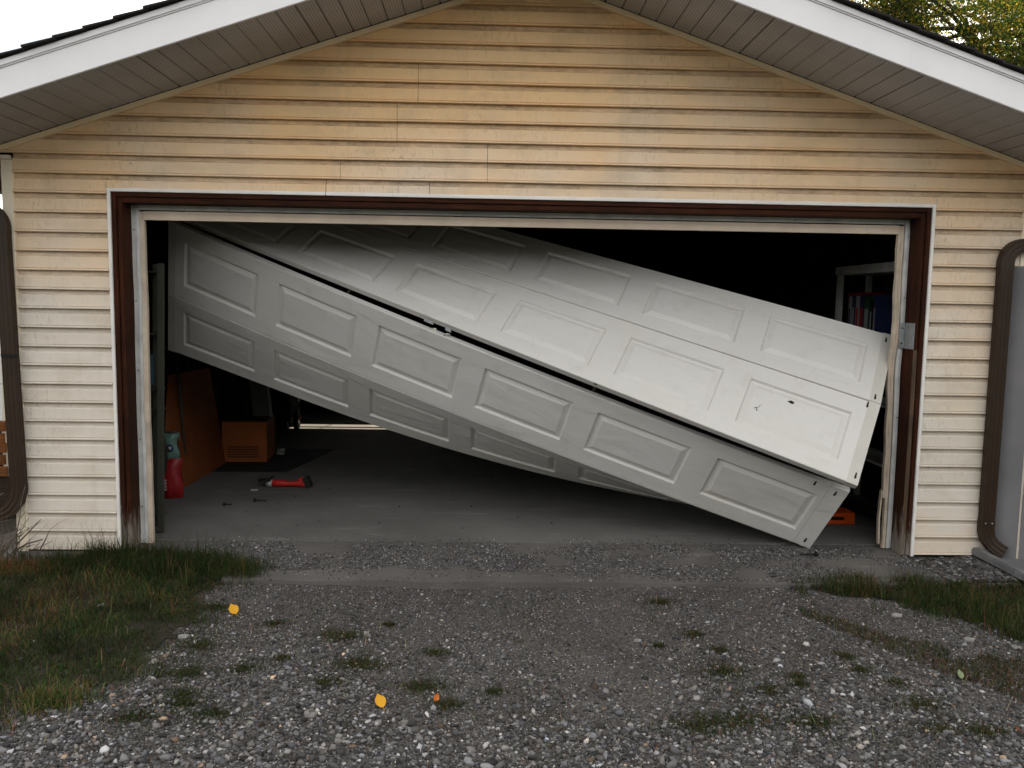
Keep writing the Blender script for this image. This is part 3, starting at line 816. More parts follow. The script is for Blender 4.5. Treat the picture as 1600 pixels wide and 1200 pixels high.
    # end caps: folded steel stiles wrapping both ends
    for (ua, ub) in ((-.0006, .0132), (1-(.023 if idx == 3 else .0132), 1.0006)):
        vs = []; fs = []; n = 2
        for w in (.003, .35, .65, .997):
            for (uu, d) in ((ua, -.047), (ua, .0012), (ub, -.016 if idx == 3 and ub > .5 else .0012), (ub, -.047)): vs.append(Q(uu, w, d)-off_pos)
        for i in range(3):
            for q in range(4): fs.append((4*i+q, 4*i+(q+1) % 4, 4*i+4+(q+1) % 4, 4*i+4+q))
        fs += [(0, 1, 2, 3), (15, 14, 13, 12)]
        me = mesh_from('end_stile', vs, fs); fix_normals(me); link('end_stile', me, 'door_end', sec)
    return sec, Q
SECS = {}
for i in (1, 2, 3, 4): SECS[i] = make_section(i)
off_pos = Vector(D['pos'])
def on_door(i, u, v, pts, name, mat, thick=.0012):
    """small flat piece lying on the face; pts are (du, dv) in metres around (u, v)"""
    sec, Q = SECS[i]; n = len(pts)
    vs = [Q(u+a/LW, v+b/HH, -.0033+thick)-off_pos if name == 'scuff_mark' else Q(u+a/LW, v+b/HH, .0015+thick)-off_pos for a, b in pts]
    vs += [Q(u+a/LW, v+b/HH, -.006 if name == 'scuff_mark' else -.002)-off_pos for a, b in pts]
    fs = [tuple(range(n)), tuple(range(2*n-1, n-1, -1))]+[(q, n+q, n+(q+1) % n, (q+1) % n) for q in range(n)]
    me = mesh_from(name, vs, fs); fix_normals(me); link(name, me, mat, sec)
blob = lambda a, b, n=9: [(a*math.cos(2*math.pi*q/n)*random.uniform(.75, 1.15), b*math.sin(2*math.pi*q/n)*random.uniform(.75, 1.15)) for q in range(n)]
on_door(2, .8985, .33, [(-.02, .004), (.002, -.010), (.022, -.004), (.02, .009), (.004, .012)], 'scuff_mark', 'dark_metal')
for du, dv, a, b in ((0, 0, .008, .004), (.006, .012, .004, .006), (-.012, .005, .003, .003), (.002, -.006, .010, .0016), (.014, -.018, .0015, .012), (.022, -.030, .0012, .008)):
    on_door(2, .862+du/LW, .55+dv/HH, blob(a, b), 'scuff_mark', 'zinc' if a > .009 else 'dark_metal')
for i, vv, uu in ((1, .93, .9925), (2, .06, .986), (2, .9, .9955), (3, .1, .987), (3, .9, .9895), (1, .1, .992), (3, .06, .96)):
    on_door(i, uu, vv, [(-.004, -.02), (.003, -.022), (.007, .012), (0, .02), (-.006, .012)], 'slot', 'dark_metal')
# hinges and struts bridging the open gap between second and third section, seen through the slit
s3, Q3 = SECS[3]; s2, Q2 = SECS[2]
for uu in (.295, .665):
    a, b = Q2(uu, .985, -.047), Q3(uu, .015, -.047)
    t = Vector((.9, -.2, -.35)).normalized()
    mb = MB(); mb.obox((a+b)/2+Vector((0, .006, 0)), t, (b-a) if (b-a).length > .01 else (0, 0, 1), t.cross(b-a), .010, (b-a).length/2+.05, .0015)
    mb.build('hinge', 'dark_metal', D, origin=off_pos)
mb = MB(); c = Q3(.455, .01, -.01)+Vector((0, 0, .012))
mb.tube([c+Vector((.02*math.cos(t), -.005, .014*math.sin(t))) for t in [math.pi*q/8 for q in range(9)]], .0035, 8); mb.build('pull_handle', 'chrome', D, origin=off_pos)
mb = MB()
c = Q2(.42, .99, -.03); mb.obox(c+Vector((0, 0, -.014)), (.9, -.2, -.35), (0, 1, 0), (0, 0, 1), .035, .004, .012)
c = Q2(.45, .99, -.03); mb.obox(c+Vector((0, 0, -.016)), (.9, -.2, -.35), (0, 1, 0), (0, 0, 1), .022, .004, .014)
mb.build('lock_bracket', 'zinc', D, origin=off_pos)
# bottom rubber seal of the lowest section
s4, Q4 = SECS[4]
mb = MB(); mb.tube([Q4(q/24, 1.0, -.022) for q in range(25)], .012, 8); mb.build('bottom_seal', simple('aged_vinyl_seal', (.35, .31, .24), .6), s4, origin=off_pos)

# ------------------------------------------------------------------ objects inside
Rz = lambda a: Matrix.Rotation(a, 3, 'Z')
# steel shelf by the left jamb
R_ = empty('metal_shelf_rack', (-2.6, .6, 0), 'tall grey-green metal shelf rack just inside the left jamb', 'shelf rack')
for (x, y) in ((-2.475, .36), (-3.0, .36), (-2.56, .50), (-3.0, .50)):
    mb = MB(); dx = .03 if x > -2.9 else 0
    mb.obox((x+dx/2, y, .93), (1, 0, 0), (0, 1, 0), (dx*1.6, 0, 1.86), .021, .012, .92); part(R_, mb, 'post', 'post_grey', .002)
for z in (1.80, 1.38, 1.0, .86, .12):
    mb = MB(); mb.box(-3.0, -2.475, .375, .485, z-.012, z); part(R_, mb, 'shelf', 'post_grey', .002)
C_ = empty('blue_jug', (-2.64, .43, 1.0), 'blue plastic jug with a cap on the middle shelf of the rack', 'jug')
mb = MB(); mb.box(-2.72, -2.54, .38, .48, 1.001, 1.25); part(C_, mb, 'body', 'blue', .02)
mb = MB(); mb.tube([(-2.64, .43, 1.25), (-2.64, .43, 1.29)], .025, 12); part(C_, mb, 'cap', 'white_print')
mb = MB(); mb.tube([(-2.68, .43, 1.25), (-2.70, .43, 1.30), (-2.72, .43, 1.29), (-2.72, .43, 1.22)], .008, 8); part(C_, mb, 'handle', 'blue')
C_ = empty('paint_bottle', (-2.58, .43, 1.38), 'small pale bottle standing on the upper shelf of the rack', 'bottle')
mb = MB(); mb.tube([(-2.58, .43, 1.381), (-2.58, .43, 1.45), (-2.58, .43, 1.475), (-2.58, .43, 1.50)], [.022, .022, .009, .009], 12); part(C_, mb, 'body', 'white_print')
mb = MB(); mb.tube([(-2.58, .43, 1.50), (-2.58, .43, 1.515)], .011, 10); part(C_, mb, 'cap', 'dark_metal')
H_ = MB()
for k in range(3):
    r = .20+.012*k
    H_.tube([(-2.66+r*math.sin(t)*.6, .56+.02*k, .5+r*math.cos(t)*1.15) for t in [2*math.pi*q/28 for q in range(29)]], .011, 8)
o = H_.build('coiled_hose', 'black', origin=(-2.72, .62, .3)); tag(o, 'black coiled hose hanging under the lower shelves of the rack', 'hose')

# red bag with printed bird-like face replaced by plain print patch
B_ = empty('salt_bag', (-2.80, 1.38, 0), 'red plastic bag with a pale green printed top behind the shelf post', 'bag')
def pillow(x0, x1, y0, y1, z0, z1, nx=8, nz=9, bul=.5):
    vs = []; fs = []
    for side in (0, 1):
        for j in range(nz+1):
            for i in range(nx+1):
                s_, t_ = i/nx, j/nz; b = (max(0, math.sin(math.pi*s_))**.5)*(max(0, math.sin(math.pi*t_*.97+.05))**.4)
                yc = (y0+y1)/2; h = (y1-y0)/2*b
                wob = .006*math.sin(9*s_+5*t_+side*2)
                vs.append((x0+(x1-x0)*s_+.012*math.sin(t_*7), yc+(h if side else -h)+wob, z0+(z1-z0)*t_))
    n = (nx+1)*(nz+1)
    for side in (0, 1):
        for j in range(nz):
            for i in range(nx):
                a = side*n+j*(nx+1)+i; q = (a, a+1, a+nx+2, a+nx+1); fs.append(q if not side else q[::-1])
    return vs, fs
mb = MB(); mb.add(*pillow(-2.90, -2.70, 1.30, 1.46, .0, .33), True); part(B_, mb, 'bag_body', 'red_bag')
mb = MB(); mb.add(*pillow(-2.88, -2.73, 1.33, 1.45, .31, .53), True); part(B_, mb, 'bag_top', 'teal_bag')
mb = MB(); mb.tube([(-2.775, 1.327, .42), (-2.775, 1.320, .42)], .03, 12); part(B_, mb, 'dark_print', 'navy')
mb = MB(); mb.tube([(-2.775, 1.319, .42), (-2.775, 1.316, .42)], .016, 12); part(B_, mb, 'white_print', 'white_print')
mb = MB()
for z in (.08, .105, .13, .155): mb.box(-2.82, -2.80, 1.296, 1.30, z, z+.014)
part(B_, mb, 'lettering', 'white_print')
mb = MB()
mb.tube([(-2.98, 1.7, .49), (-2.81, 1.62, .50), (-2.81, 1.62, .43)], .006, 6)
o = mb.build('wire_hook', 'zinc', origin=(-2.98, 1.7, .43)); tag(o, 'bent grey wire bracket above the red bag', 'hook')

mb = MB(); rot = Matrix.Rotation(math.radians(-9), 3, 'Y')
mb.add([(-2.83, 1.60, .002), (-2.79, 2.78, .002), (-2.93, 2.78, .95), (-3.0, 1.95, .95), (-2.93, 1.65, .40),
        (-2.845, 1.60, .002), (-2.805, 2.78, .002), (-2.945, 2.78, .95), (-3.015, 1.95, .95), (-2.945, 1.65, .40)],
       [(0, 1, 2, 3, 4), (9, 8, 7, 6, 5), (0, 5, 6, 1), (1, 6, 7, 2), (2, 7, 8, 3), (3, 8, 9, 4), (4, 9, 5, 0)])
o = mb.build('leaning_board', 'cardboard', origin=(-2.85, 2.2, 0)); tag(o, 'orange-brown sheet of board leaning on the left inner wall', 'board')

K = empty('carton', (-2.62, 3.0, 0), 'orange cardboard carton with dark printed lines standing on the garage floor', 'box')
mb = MB(); mb.box(-2.85, -2.42, 2.84, 3.30, .012, .415, Rz(math.radians(4)), (-2.6, 3.0, 0)); part(K, mb, 'carton_body', 'carton', .004)
mb = MB(); 
for z in (.06, .085, .11, .135, .16): mb.box(-2.80, -2.50, 2.832, 2.8385, z, z+.009, Rz(math.radians(4)), (-2.6, 3.0, 0))
part(K, mb, 'printed_lines', 'carton_dark')
mb = MB(); mb.box(-2.86, -2.415, 2.83, 3.31, .416, .424, Rz(math.radians(4)), (-2.6, 3.0, 0)); part(K, mb, 'lid_flap', 'carton_dark')
K = empty('folded_panel', (-2.5, 3.08, .425), 'grey folded panel with pale edges standing on the orange carton', 'panel')
mb = MB(); mb.obox((-2.54, 3.10, .66), (1, 0, 0), (0, 1, .06), (-.10, 0, 1), .085, .012, .22); part(K, mb, 'sheet', 'grey_panel')
for dx in (.09, .104):
    mb = MB(); mb.obox((-2.54+dx, 3.09, .665), (1, 0, 0), (0, 1, .06), (-.10, 0, 1), .0045, .012, .235); part(K, mb, 'edge_rail', 'white_print')
mb = MB(); mb.add([(-3.0, 2.42, .0015), (-2.12, 2.42, .0015), (-1.88, 3.62, .0015), (-3.0, 3.62, .0015), (-3.0, 2.42, .009), (-2.12, 2.42, .009), (-1.88, 3.62, .009), (-3.0, 3.62, .009)],
                  [(0, 1, 2, 3), (4, 7, 6, 5), (0, 4, 5, 1), (1, 5, 6, 2), (2, 6, 7, 3), (3, 7, 4, 0)])
o = mb.build('rubber_mat', 'mat', origin=(-2.5, 3, 0)); tag(o, 'thin black rubber mat under the orange carton', 'mat')

# motorcycle in the dark (mostly unlit)
def motorcycle():
    R = empty('motorcycle', (-2.75, 5.6, 0), 'dark motorcycle with chrome trim and an amber indicator parked deep inside the garage', 'motorcycle')
    for yc, nm in ((5.42, 'wheel'), (6.75, 'wheel')):
        mb = MB(); r = .30
        mb.tube([(-2.75, yc+r*math.sin(t), .305+r*math.cos(t)) for t in [2*math.pi*q/28 for q in range(29)]], .05, 10, upv=(1, 0, 0)); w = part(R, mb, nm, 'black')
        mb = MB(); mb.tube([(-2.75, yc+.24*math.sin(t), .305+.24*math.cos(t)) for t in [2*math.pi*q/28 for q in range(29)]], .012, 8, upv=(1, 0, 0)); mb.tube([(-2.83, yc, .305), (-2.67, yc, .305)], .04, 12)
        for q in range(10):
            t = 2*math.pi*q/10; mb.tube([(-2.75, yc, .305), (-2.75, yc+.24*math.sin(t), .305+.24*math.cos(t))], .003, 5)
        mb.build('rim', 'chrome', w, origin=Vector(R['pos']))
    for s in (-.07, .07):
        mb = MB(); mb.tube([(-2.75+s, 5.42, .305), (-2.75+s, 5.72, 1.0)], .02, 8); part(R, mb, 'fork', 'chrome')
    mb = MB(); mb.tube([(-2.75, 5.72, .95), (-2.75, 5.9, .78), (-2.75, 6.3, .74), (-2.75, 6.5, .62)], [.08, .15, .14, .05], 14); part(R, mb, 'tank', 'black')
    mb = MB(); mb.tube([(-2.75, 6.25, .74), (-2.75, 6.5, .73), (-2.75, 6.85, .82), (-2.75, 6.98, .84)], [.08, .13, .11, .05], 12); part(R, mb, 'seat', 'black')
    mb = MB(); mb.box(-2.88, -2.62, 5.85, 6.3, .25, .58); part(R, mb, 'engine', 'dark_metal', .04)
    mb = MB(); mb.tube([(-2.62, 5.9, .4), (-2.57, 6.1, .26), (-2.57, 6.9, .32)], [.025, .03, .045], 10); part(R, mb, 'exhaust', 'chrome')
    mb = MB(); mb.tube([(-3.02, 5.86, 1.03), (-2.85, 5.74, 1.0), (-2.65, 5.74, 1.0), (-2.48, 5.86, 1.03)], .014, 8); part(R, mb, 'handlebar', 'chrome')
    mb = MB(); mb.tube([(-2.75, 5.62, .88), (-2.75, 5.54, .88), (-2.75, 5.52, .88)], [.05, .09, .09], 16); part(R, mb, 'headlight', 'chrome')
motorcycle()
K = empty('snow_blower', (-2.55, 4.9, 0), 'dark wheeled machine with chrome ring and amber reflector behind the carton', 'garden machine')
mb = MB(); mb.box(-2.95, -2.62, 4.75, 5.2, .12, .40); part(K, mb, 'body', 'black', .03)
for x in (-2.97, -2.60):
    mb = MB(); mb.tube([(x-.02, 5.0, .13), (x+.02, 5.0, .13)], .13, 20); w = part(K, mb, 'wheel', 'black')
    mb = MB(); mb.tube([(x+.021, 5.0, .13), (x+.026, 5.0, .13)], .05, 14); mb.build('hub', 'chrome', w, origin=Vector(K['pos']))
mb = MB(); mb.tube([(-2.60+.06*math.cos(t), 4.735, .12+.065*math.sin(t)) for t in [math.pi*(.35+1.0*q/10) for q in range(11)]], .009, 8); part(K, mb, 'chrome_ring', 'chrome')
mb = MB(); mb.tube([(-2.50, 4.74, .15), (-2.505, 4.74, .18), (-2.51, 4.74, .215)], [.008, .016, .01], 10); part(K, mb, 'reflector', 'amber')
mb = MB(); mb.tube([(-2.78, 4.74, .30), (-2.74, 4.72, .35), (-2.76, 4.74, .38)], .012, 8); part(K, mb, 'lever', 'chrome')
for i, (x, y, z) in enumerate(((-2.40, 3.40, .012), (-2.36, 3.22, .012))):
    mb = MB(); mb.tube([(x-.035, y, z+.022), (x+.035, y, z+.022)], [.022, .022], 12); mb.tube([(x-.04, y, z+.022), (x-.035, y, z+.022)], .026, 12)
    o = mb.build('caster', 'zinc', origin=(x, y, 0)); tag(o, ['small grey caster at the far corner of the carton', 'small grey caster on the black mat beside the carton'][i], 'caster')

# red cordless grinder on the floor
T_ = empty('cordless_grinder', (-1.95, 1.8, 0), 'red cordless angle grinder with a black battery lying on the floor', 'power tool')
mb = MB(); mb.tube([(-2.10, 1.80, .035), (-2.02, 1.80, .036), (-1.93, 1.80, .032), (-1.86, 1.80, .036), (-1.80, 1.80, .045)], [.028, .03, .021, .026, .03], 14); part(T_, mb, 'body', 'tool_red')
mb = MB(); mb.tube([(-2.14, 1.80, .034), (-2.12, 1.80, .037), (-2.085, 1.80, .037)], [.022, .032, .031], 12); part(T_, mb, 'gear_head', 'tool_grey')
mb = MB(); mb.tube([(-2.15, 1.78, .06), (-2.15, 1.78, .072)], .055, 20); mb.tube([(-2.13, 1.80, .06), (-2.1, 1.86, .075)], .011, 8); part(T_, mb, 'guard', 'black')
mb = MB(); mb.obox((-1.785, 1.80, .048), (1, 0, .45), (0, 1, 0), (-.45, 0, 1), .028, .036, .046); part(T_, mb, 'battery', 'black', .006)
mb = MB(); mb.obox((-1.825, 1.80, .052), (1, 0, .45), (0, 1, 0), (-.45, 0, 1), .02, .034, .04); part(T_, mb, 'battery_mount', 'tool_red', .008)
mb = MB(); mb.box(-2.235, -2.175, 1.655, 1.69, .001, .010, Rz(.2)); o = mb.build('metal_clip', 'white_print', origin=(-2.2, 1.67, 0), bevel=.002); tag(o, 'small white metal clip on the floor left of the grinder', 'clip')

n = 46; x, y = rng.uniform(-2.4, 1.6, n), rng.uniform(.5, 2.6, n)
stones('floor_debris', x, y, np.zeros(n)+.001, rng.uniform(.004, .011, n), IV, IF, .35)
for i, (x, y, lean, hh, lb) in enumerate(((-2.93, 1.95, .05, 1.5, 'dim wooden broom handle leaning on the left inner wall, nearest'), (-2.98, 2.3, .10, 1.6, 'dim rake handle leaning on the left inner wall behind the broom'), (-2.9, 3.75, -.06, 1.45, 'thin pale pole leaning near the far end of the orange board'))):
    mb = MB(); mb.tube([(x+.06, y, .01), (x-.04, y+lean, hh)], .013, 8); o = mb.build('tool_handle', 'post_grey', origin=(x, y, 0)); tag(o, lb, 'tool')
# lag screws
def screw(loc, ang, label, Ls=.085):
    R = empty('lag_screw', loc, label, 'screw', 'lag screws lying on the ground')
    x, y, z = loc; c, s = math.cos(ang), math.sin(ang)
    mb = MB(); mb.tube([(x, y, z+.012), (x-.012*c, y-.012*s, z+.0125)], .0155, 6); mb.tube([(x+.001*c, y+.001*s, z+.012), (x+.005*c, y+.005*s, z+.012)], .02, 14); part(R, mb, 'head', 'dark_metal')
    mb = MB(); pts = []; rs = []
    for q in range(19):
        t = q/18; pts.append((x+(.004+Ls*t)*c, y+(.004+Ls*t)*s, z+.012-.006*t)); rs.append((.0062 if q % 2 else .0048) if q > 5 else .0058)
    rs[-1] = .0012; mb.tube(pts, rs, 8); part(R, mb, 'shank', 'dark_metal')
screw((-2.29, 1.14, 0), .45, 'short dark lag screw on the floor, nearest the left jamb', .05)
screw((-2.09, 1.28, 0), .12, 'dark lag screw on the floor below the red grinder')
screw((1.93, -.07, .004), math.radians(176), 'dark lag screw on the gravel under the low door corner', .10)

# right side: pale shelf with game boxes, orange organiser, timber
R_ = empty('pale_shelf', (2.9, 1.15, 0), 'pale wooden shelf unit against the right inner wall', 'shelf')
for (y0, y1) in ((.55, .60), (1.70, 1.745)):
    mb = MB(); mb.box(2.74, 2.785, y0, y1, .0, 1.90); part(R_, mb, 'post', 'vinyl', .002)
    mb = MB(); mb.box(2.99, 3.03, y0, y1, .0, 1.90); part(R_, mb, 'post', 'vinyl', .002)
mb = MB(); mb.box(2.73, 3.035, .54, 1.76, 1.901, 1.97); part(R_, mb, 'top_rail', 'vinyl', .003)
for z in (.45, .9, 1.32):
    mb = MB(); mb.box(2.75, 3.03, .61, 1.69, z-.02, z); part(R_, mb, 'shelf', 'vinyl', .002)
cols = [('white_print', 'navy'), ('navy', 'white_print'), ('white_print', 'tool_red'), ('navy', 'tool_red'), ('green', 'white_print'), ('black', 'white_print'), ('navy', 'white_print')]
M['green'] = simple('dark_green_box', (.03, .08, .03), .5)
y = 1.60
names = ['white and black board-game box, leftmost on the pale shelf', 'blue box between the two white boxes on the pale shelf', 'white box with a red top in the middle of the shelf', 'blue box with a red flash beside the green one', 'dark green box on the pale shelf', 'black box right of the green one on the pale shelf', 'narrow blue box nearest the right jamb on the pale shelf']
for i, (a, b) in enumerate(cols):
    w = (.065, .07, .075, .08, .10, .06, .06)[i]; h = (.40, .41, .405, .415, .40, .38, .41)[i]
    K = empty('game_box', (2.85, y-w/2, 1.32), names[i], 'box', 'boxes standing on the pale shelf')
    mb = MB(); mb.box(2.79, 3.0, y-w, y-.003, 1.3205, 1.32+h); part(K, mb, 'box_body', a, .002)
    mb = MB(); mb.box(2.786, 2.7895, y-w+.025, y-.022, 1.40, 1.32+h-.1); part(K, mb, 'spine_print', b)
    if i in (0, 2):
        mb = MB(); mb.box(2.784, 3.0, y-w+.001, y-.004, 1.3205+h, 1.32+h+.03); part(K, mb, 'red_lid', 'red_bag')
    y -= w
K = empty('orange_organiser', (2.45, .75, 0), 'orange plastic case with a dark grip slot low behind the door corner', 'case')
mb = MB(); mb.box(2.20, 2.545, .72, .90, .001, .088); part(K, mb, 'case_body', 'orange', .006)
mb = MB(); mb.box(2.36, 2.46, .7155, .7195, .035, .060); part(K, mb, 'grip_slot', 'black')
mb = MB(); mb.box(2.21, 2.50, .714, .7195, .012, .018); part(K, mb, 'rim', 'orange')
for i, (x, z0) in enumerate(((2.70, .0), (2.66, .045))):
    mb = MB(); mb.obox((x, 1.5-.3*i, .03+z0), (.96, .2, 0), (-.2, .96, 0), (0, 0, 1), .045, 1.0, .02)
    o = mb.build('timber_offcut', 'rafter', origin=(x, 1.5, 0)); tag(o, ['dark timber lying on the floor behind the orange case', 'dark timber on top of the other one behind the orange case'][i], 'timber')
mb = MB(); mb.tube([(3.08, 4.2, 1.2), (3.08, 4.2, 2.3)], .012, 8); o = mb.build('wall_pipe', 'post_grey', origin=(3.08, 4.2, 1.2)); tag(o, 'thin grey vertical pipe on the right inner wall', 'pipe')
mb = MB(); mb.tube([(2.68, 1.0, 2.30), (2.72, 1.0, 2.24), (2.79, 1.0, 2.195), (2.9, 1.0, 2.15), (3.05, 1.0, 2.13)], .004, 6); o = mb.build('hanging_wire', 'post_grey', origin=(2.68, 1, 2.1)); tag(o, 'thin grey wire hanging in the upper right of the opening', 'wire')
# door track on the right, twisted off
mb = MB(); mb.tube([(2.66, .16, .25), (2.62, .22, 1.0), (2.66, .19, 1.7), (2.66, .3, 2.05), (2.66, .8, 2.3), (2.66, 3.5, 2.36)], 1, sq=[(-.02, -.012), (.02, -.012), (.02, -.008), (-.016, -.008), (-.016, .008), (.02, .008), (.02, .012), (-.02, .012)])
o = mb.build('door_track', 'dark_metal', origin=(2.66, .2, 0)); tag(o, 'bent steel door track behind the right jamb', 'track')

# ------------------------------------------------------------------ outside right: splash block, grey fence
K = empty('splash_block', (3.13, -.25, 0), 'grey concrete splash block under the right downspout', 'splash block')
ca, sa = math.cos(math.radians(3)), math.sin(math.radians(3))
def sb(x, y, z): return (3.0+x*ca-y*sa*-1, .02+y*ca+x*sa*0, z)
mb = MB()
mb.box(3.0, 3.34, -.62, .0, -.03, .012)
mb2 = MB()
part(K, mb, 'trough_floor', 'block', .004)
for (xa, xb, ya, yb, h) in ((3.0, 3.055, -.62, .0, .052), (3.285, 3.34, -.62, .0, .052), (3.0, 3.34, .002, .05, .056)):
    mb = MB(); mb.box(xa, xb, ya, yb, -.03, h); part(K, mb, 'trough_wall', 'block', .008)
F_ = empty('grey_board_fence', (3.12, -.06, 0), 'grey vertical board fence with pale joints beside the right downspout', 'fence')
d = Vector((.76, -.65, 0)).normalized(); nrm = Vector((-d.y, d.x, 0))
for i in range(14):
    p = Vector((3.135, -.03, 0))+d*(.148*i+.07)
    mb = MB(); mb.obox(p+Vector((0, 0, .955)), d, nrm, (0, 0, 1), .067, .009, .955); part(F_, mb, 'fence_board', 'fence_grey', .002)
    q = p+d*.0735-nrm*.004
    mb = MB(); mb.obox(q+Vector((0, 0, .955)), d, nrm, (0, 0, 1), .0055, .005, .950); part(F_, mb, 'lit_joint_strip', 'fence_edge')  # pale strip paints the lit joint line between boards
for z in (.4, 1.5):
    mb = MB(); c = Vector((3.135, -.03, z))+d*1.05+nrm*.035; mb.obox(c, d, nrm, (0, 0, 1), 1.05, .02, .04); part(F_, mb, 'rail', 'fence_grey')

# ------------------------------------------------------------------ outside left: peeling sheet, plank pile, shrub
mb = MB(); mb.obox((-4.2, .8, 1.13), (1, 0, 0), (0, 1, 0), (.03, 0, 1), .445, .02, .42)
o = mb.build('peeling_sheet', 'peel', origin=(-4.2, .8, .7)); tag(o, 'peeling white painted sheet standing on the wooden crate left of the garage', 'panel')
K = empty('wooden_crate', (-4.2, .85, 0), 'orange-brown wooden crate of boards left of the left downspout', 'crate')
M['crate_wood'] = wood_material('orange_crate_wood', (.20, .075, .022), (.12, .045, .016), False, 'x')
for i in range(5):
    z = .31+i*.082 if i else .30
    mb = MB(); mb.obox((-4.2, .78, .34+.082*i), (1, 0, .012*(i % 3-1)), (0, 1, 0), (0, 0, 1), .452-.01*(i % 2), .012, .037); part(K, mb, 'crate_slat', 'crate_wood', .003)
for x in (-4.55, -3.85):
    mb = MB(); mb.box(x-.03, x+.03, .795, .86, .0, .70); part(K, mb, 'crate_post', 'rafter', .003)
mb = MB(); mb.box(-4.65, -3.75, .795, 1.1, .0, .29); part(K, mb, 'crate_base', 'rafter', .003)

K = empty('dead_shrub', (-3.35, -.2, -.03), 'leafless grey shrub with brittle twigs at the foot of the left corner', 'shrub')
for i in range(26):
    x, y = -3.30+random.gauss(0, .10), -.17+random.gauss(0, .05); a = random.gauss(.35, .5); L_ = random.uniform(.12, .42) if i > 5 else random.uniform(.35, .62)
    pts = [(x, y, -.04)]; cx, cy, cz = x, y, -.04
    for q in range(5):
        a += random.gauss(0, .22); st = L_/5
        cx += math.sin(a)*st; cy += random.gauss(-.005, .012); cz += abs(math.cos(a))*st; pts.append((cx, min(cy, -.05), cz))
    mb = MB(); mb.tube(pts, [.006*(1-.15*q)*random.uniform(.4, 1) for q in range(6)], 5)
    if i % 2:
        p = Vector(pts[3]); mb.tube([p, p+Vector((random.gauss(.03, .04), -.01, .04)), p+Vector((random.gauss(.06, .06), -.02, .07))], [.0025, .002, .001], 4)
    part(K, mb, 'branch', 'twig')
for (pa) in ([(-3.42, -.2, -.03), (-3.36, -.2, .15), (-3.345, -.2, .38), (-3.30, -.21, .52), (-3.33, -.2, .60)],
             [(-3.44, -.25, -.03), (-3.35, -.25, .2), (-3.28, -.25, .36), (-3.19, -.24, .42)],
             [(-3.2, -.16, -.03), (-3.16, -.17, .08), (-3.08, -.18, .16), (-3.0, -.19, .24)],
             [(-3.2, -.16, .02), (-3.1, -.17, .08), (-3.0, -.18, .11)]):
    mb = MB(); mb.tube(pa, [.007, .005, .004, .0025, .0015][:len(pa)], 6); part(K, mb, 'branch', 'twig')

# ------------------------------------------------------------------ scatter helpers
# grass region masks (world metres)
def left_lawn(x, y, soft=0.):
    e = np.interp(y, [-3.2, -2.33, -2.03, -1.6, -1.2, -.9, -.58, -.35, -.25, -.1], [-2.5, -2.12, -1.98, -1.80, -1.72, -1.72, -1.66, -1.75, -1.9, -2.0])
    e = e+(vnoise(x, y, 4, 3)-.5)*.30+(vnoise(x, y, 13, 4)-.5)*.12
    top = -.13-.12*(x < -2.62)-.05*(vnoise(x, y, 8, 5))
    return (x < e+soft) & (y < top)
def right_lawn(x, y, soft=0.):
    lo = np.interp(x, [1.55, 1.75, 2.1, 2.3, 2.6, 3.2, 4.5], [-.63, -.68, -.86, -1.12, -1.34, -1.5, -1.8])
    hi = np.interp(x, [1.55, 1.75, 2.3, 2.9, 3.5, 4.5], [-.50, -.46, -.50, -.55, -.62, -.6])
    j = (vnoise(x, y, 6, 6)-.5)*.16
    return (x > 1.55) & (y > lo+j+soft) & (y < hi+j*.6)
def brown_strip(x, y):
    c = np.interp(x, [1.5, 1.75, 1.9, 2.1, 2.6, 3.4], [-1.02, -1.40, -1.62, -1.82, -2.1, -2.4])
    w = np.interp(x, [1.5, 1.75, 2.1, 2.8], [.06, .14, .28, .42])*(.6+.8*vnoise(x, y, 5, 8))
    return (x > 1.47) & (np.abs(y-c) < w)
TUFTS = [[-0.94,-1.33,0.1],[-1.31,-1.18,0.05],[-1.31,-1.73,0.07],[-0.81,-1.66,0.12],[-0.47,-1.51,0.06],[-1.17,-1.62,0.04],[0.74,-0.86,0.06],[0.82,-1.31,0.05],[0.85,-1.72,0.1],[0.64,-2.16,0.13],[0.81,-2.13,0.1],[1.48,-1.55,0.05],[1.49,-1.69,0.05],[1.0,-1.9,0.07],[1.6,-1.82,0.04],[1.61,-2.01,0.09],[1.08,-2.16,0.1],[-0.51,-1.86,0.1],[-0.2,-1.91,0.04],[-1.62,-2.13,0.09],[-1.46,-2.03,0.08],[-1.32,-2.13,0.09],[-0.92,-1.85,0.06],[-0.73,-1.16,0.03],[1.17,-1.77,0.04],[1.58,-2.21,0.08],[1.75,-2.23,0.08],[1.15,-1.84,0.04],[0.89,-1.5,0.05],[-1.68,-0.94,0.07],[0.61,-1.43,0.03],[-0.39,-2.02,0.07],[-1.55,-1.75,.1],[-1.6,-1.45,.08],[-1.5,-1.95,.07]]

# gravel: coarse near the camera, finer towards the garage
def pts(n, x0, x1, y0, y1): return rng.uniform(x0, x1, n), rng.uniform(y0, y1, n)
x, y = pts(150000, -3.8, 3.8, -3.3, -.56)
k = in_view(x, y) & ~(left_lawn(x, y) & (rng.random(len(x)) > .05)) & ~(right_lawn(x, y) & (rng.random(len(x)) > .1)) & ~(brown_strip(x, y) & (rng.random(len(x)) > .35))
near = np.clip((-.8-y)/1.5, 0, 1); k &= rng.random(len(x)) < (.35+.65*near)*(.55+.9*vnoise(x, y, 2.2, 21))*(1-.75*np.exp(-((x-.25)/.55)**2)*np.clip((y+2.25)/.6, 0, 1))*np.where(vnoise(x, y, 3.5, 91) > .6, .45, 1)
x, y = x[k], y[k]; near = near[k]
r = rng.lognormal(np.log(.0056), .42, len(x))*(.72+.5*near); r = np.clip(r, .003, .022)
big = r > .0055
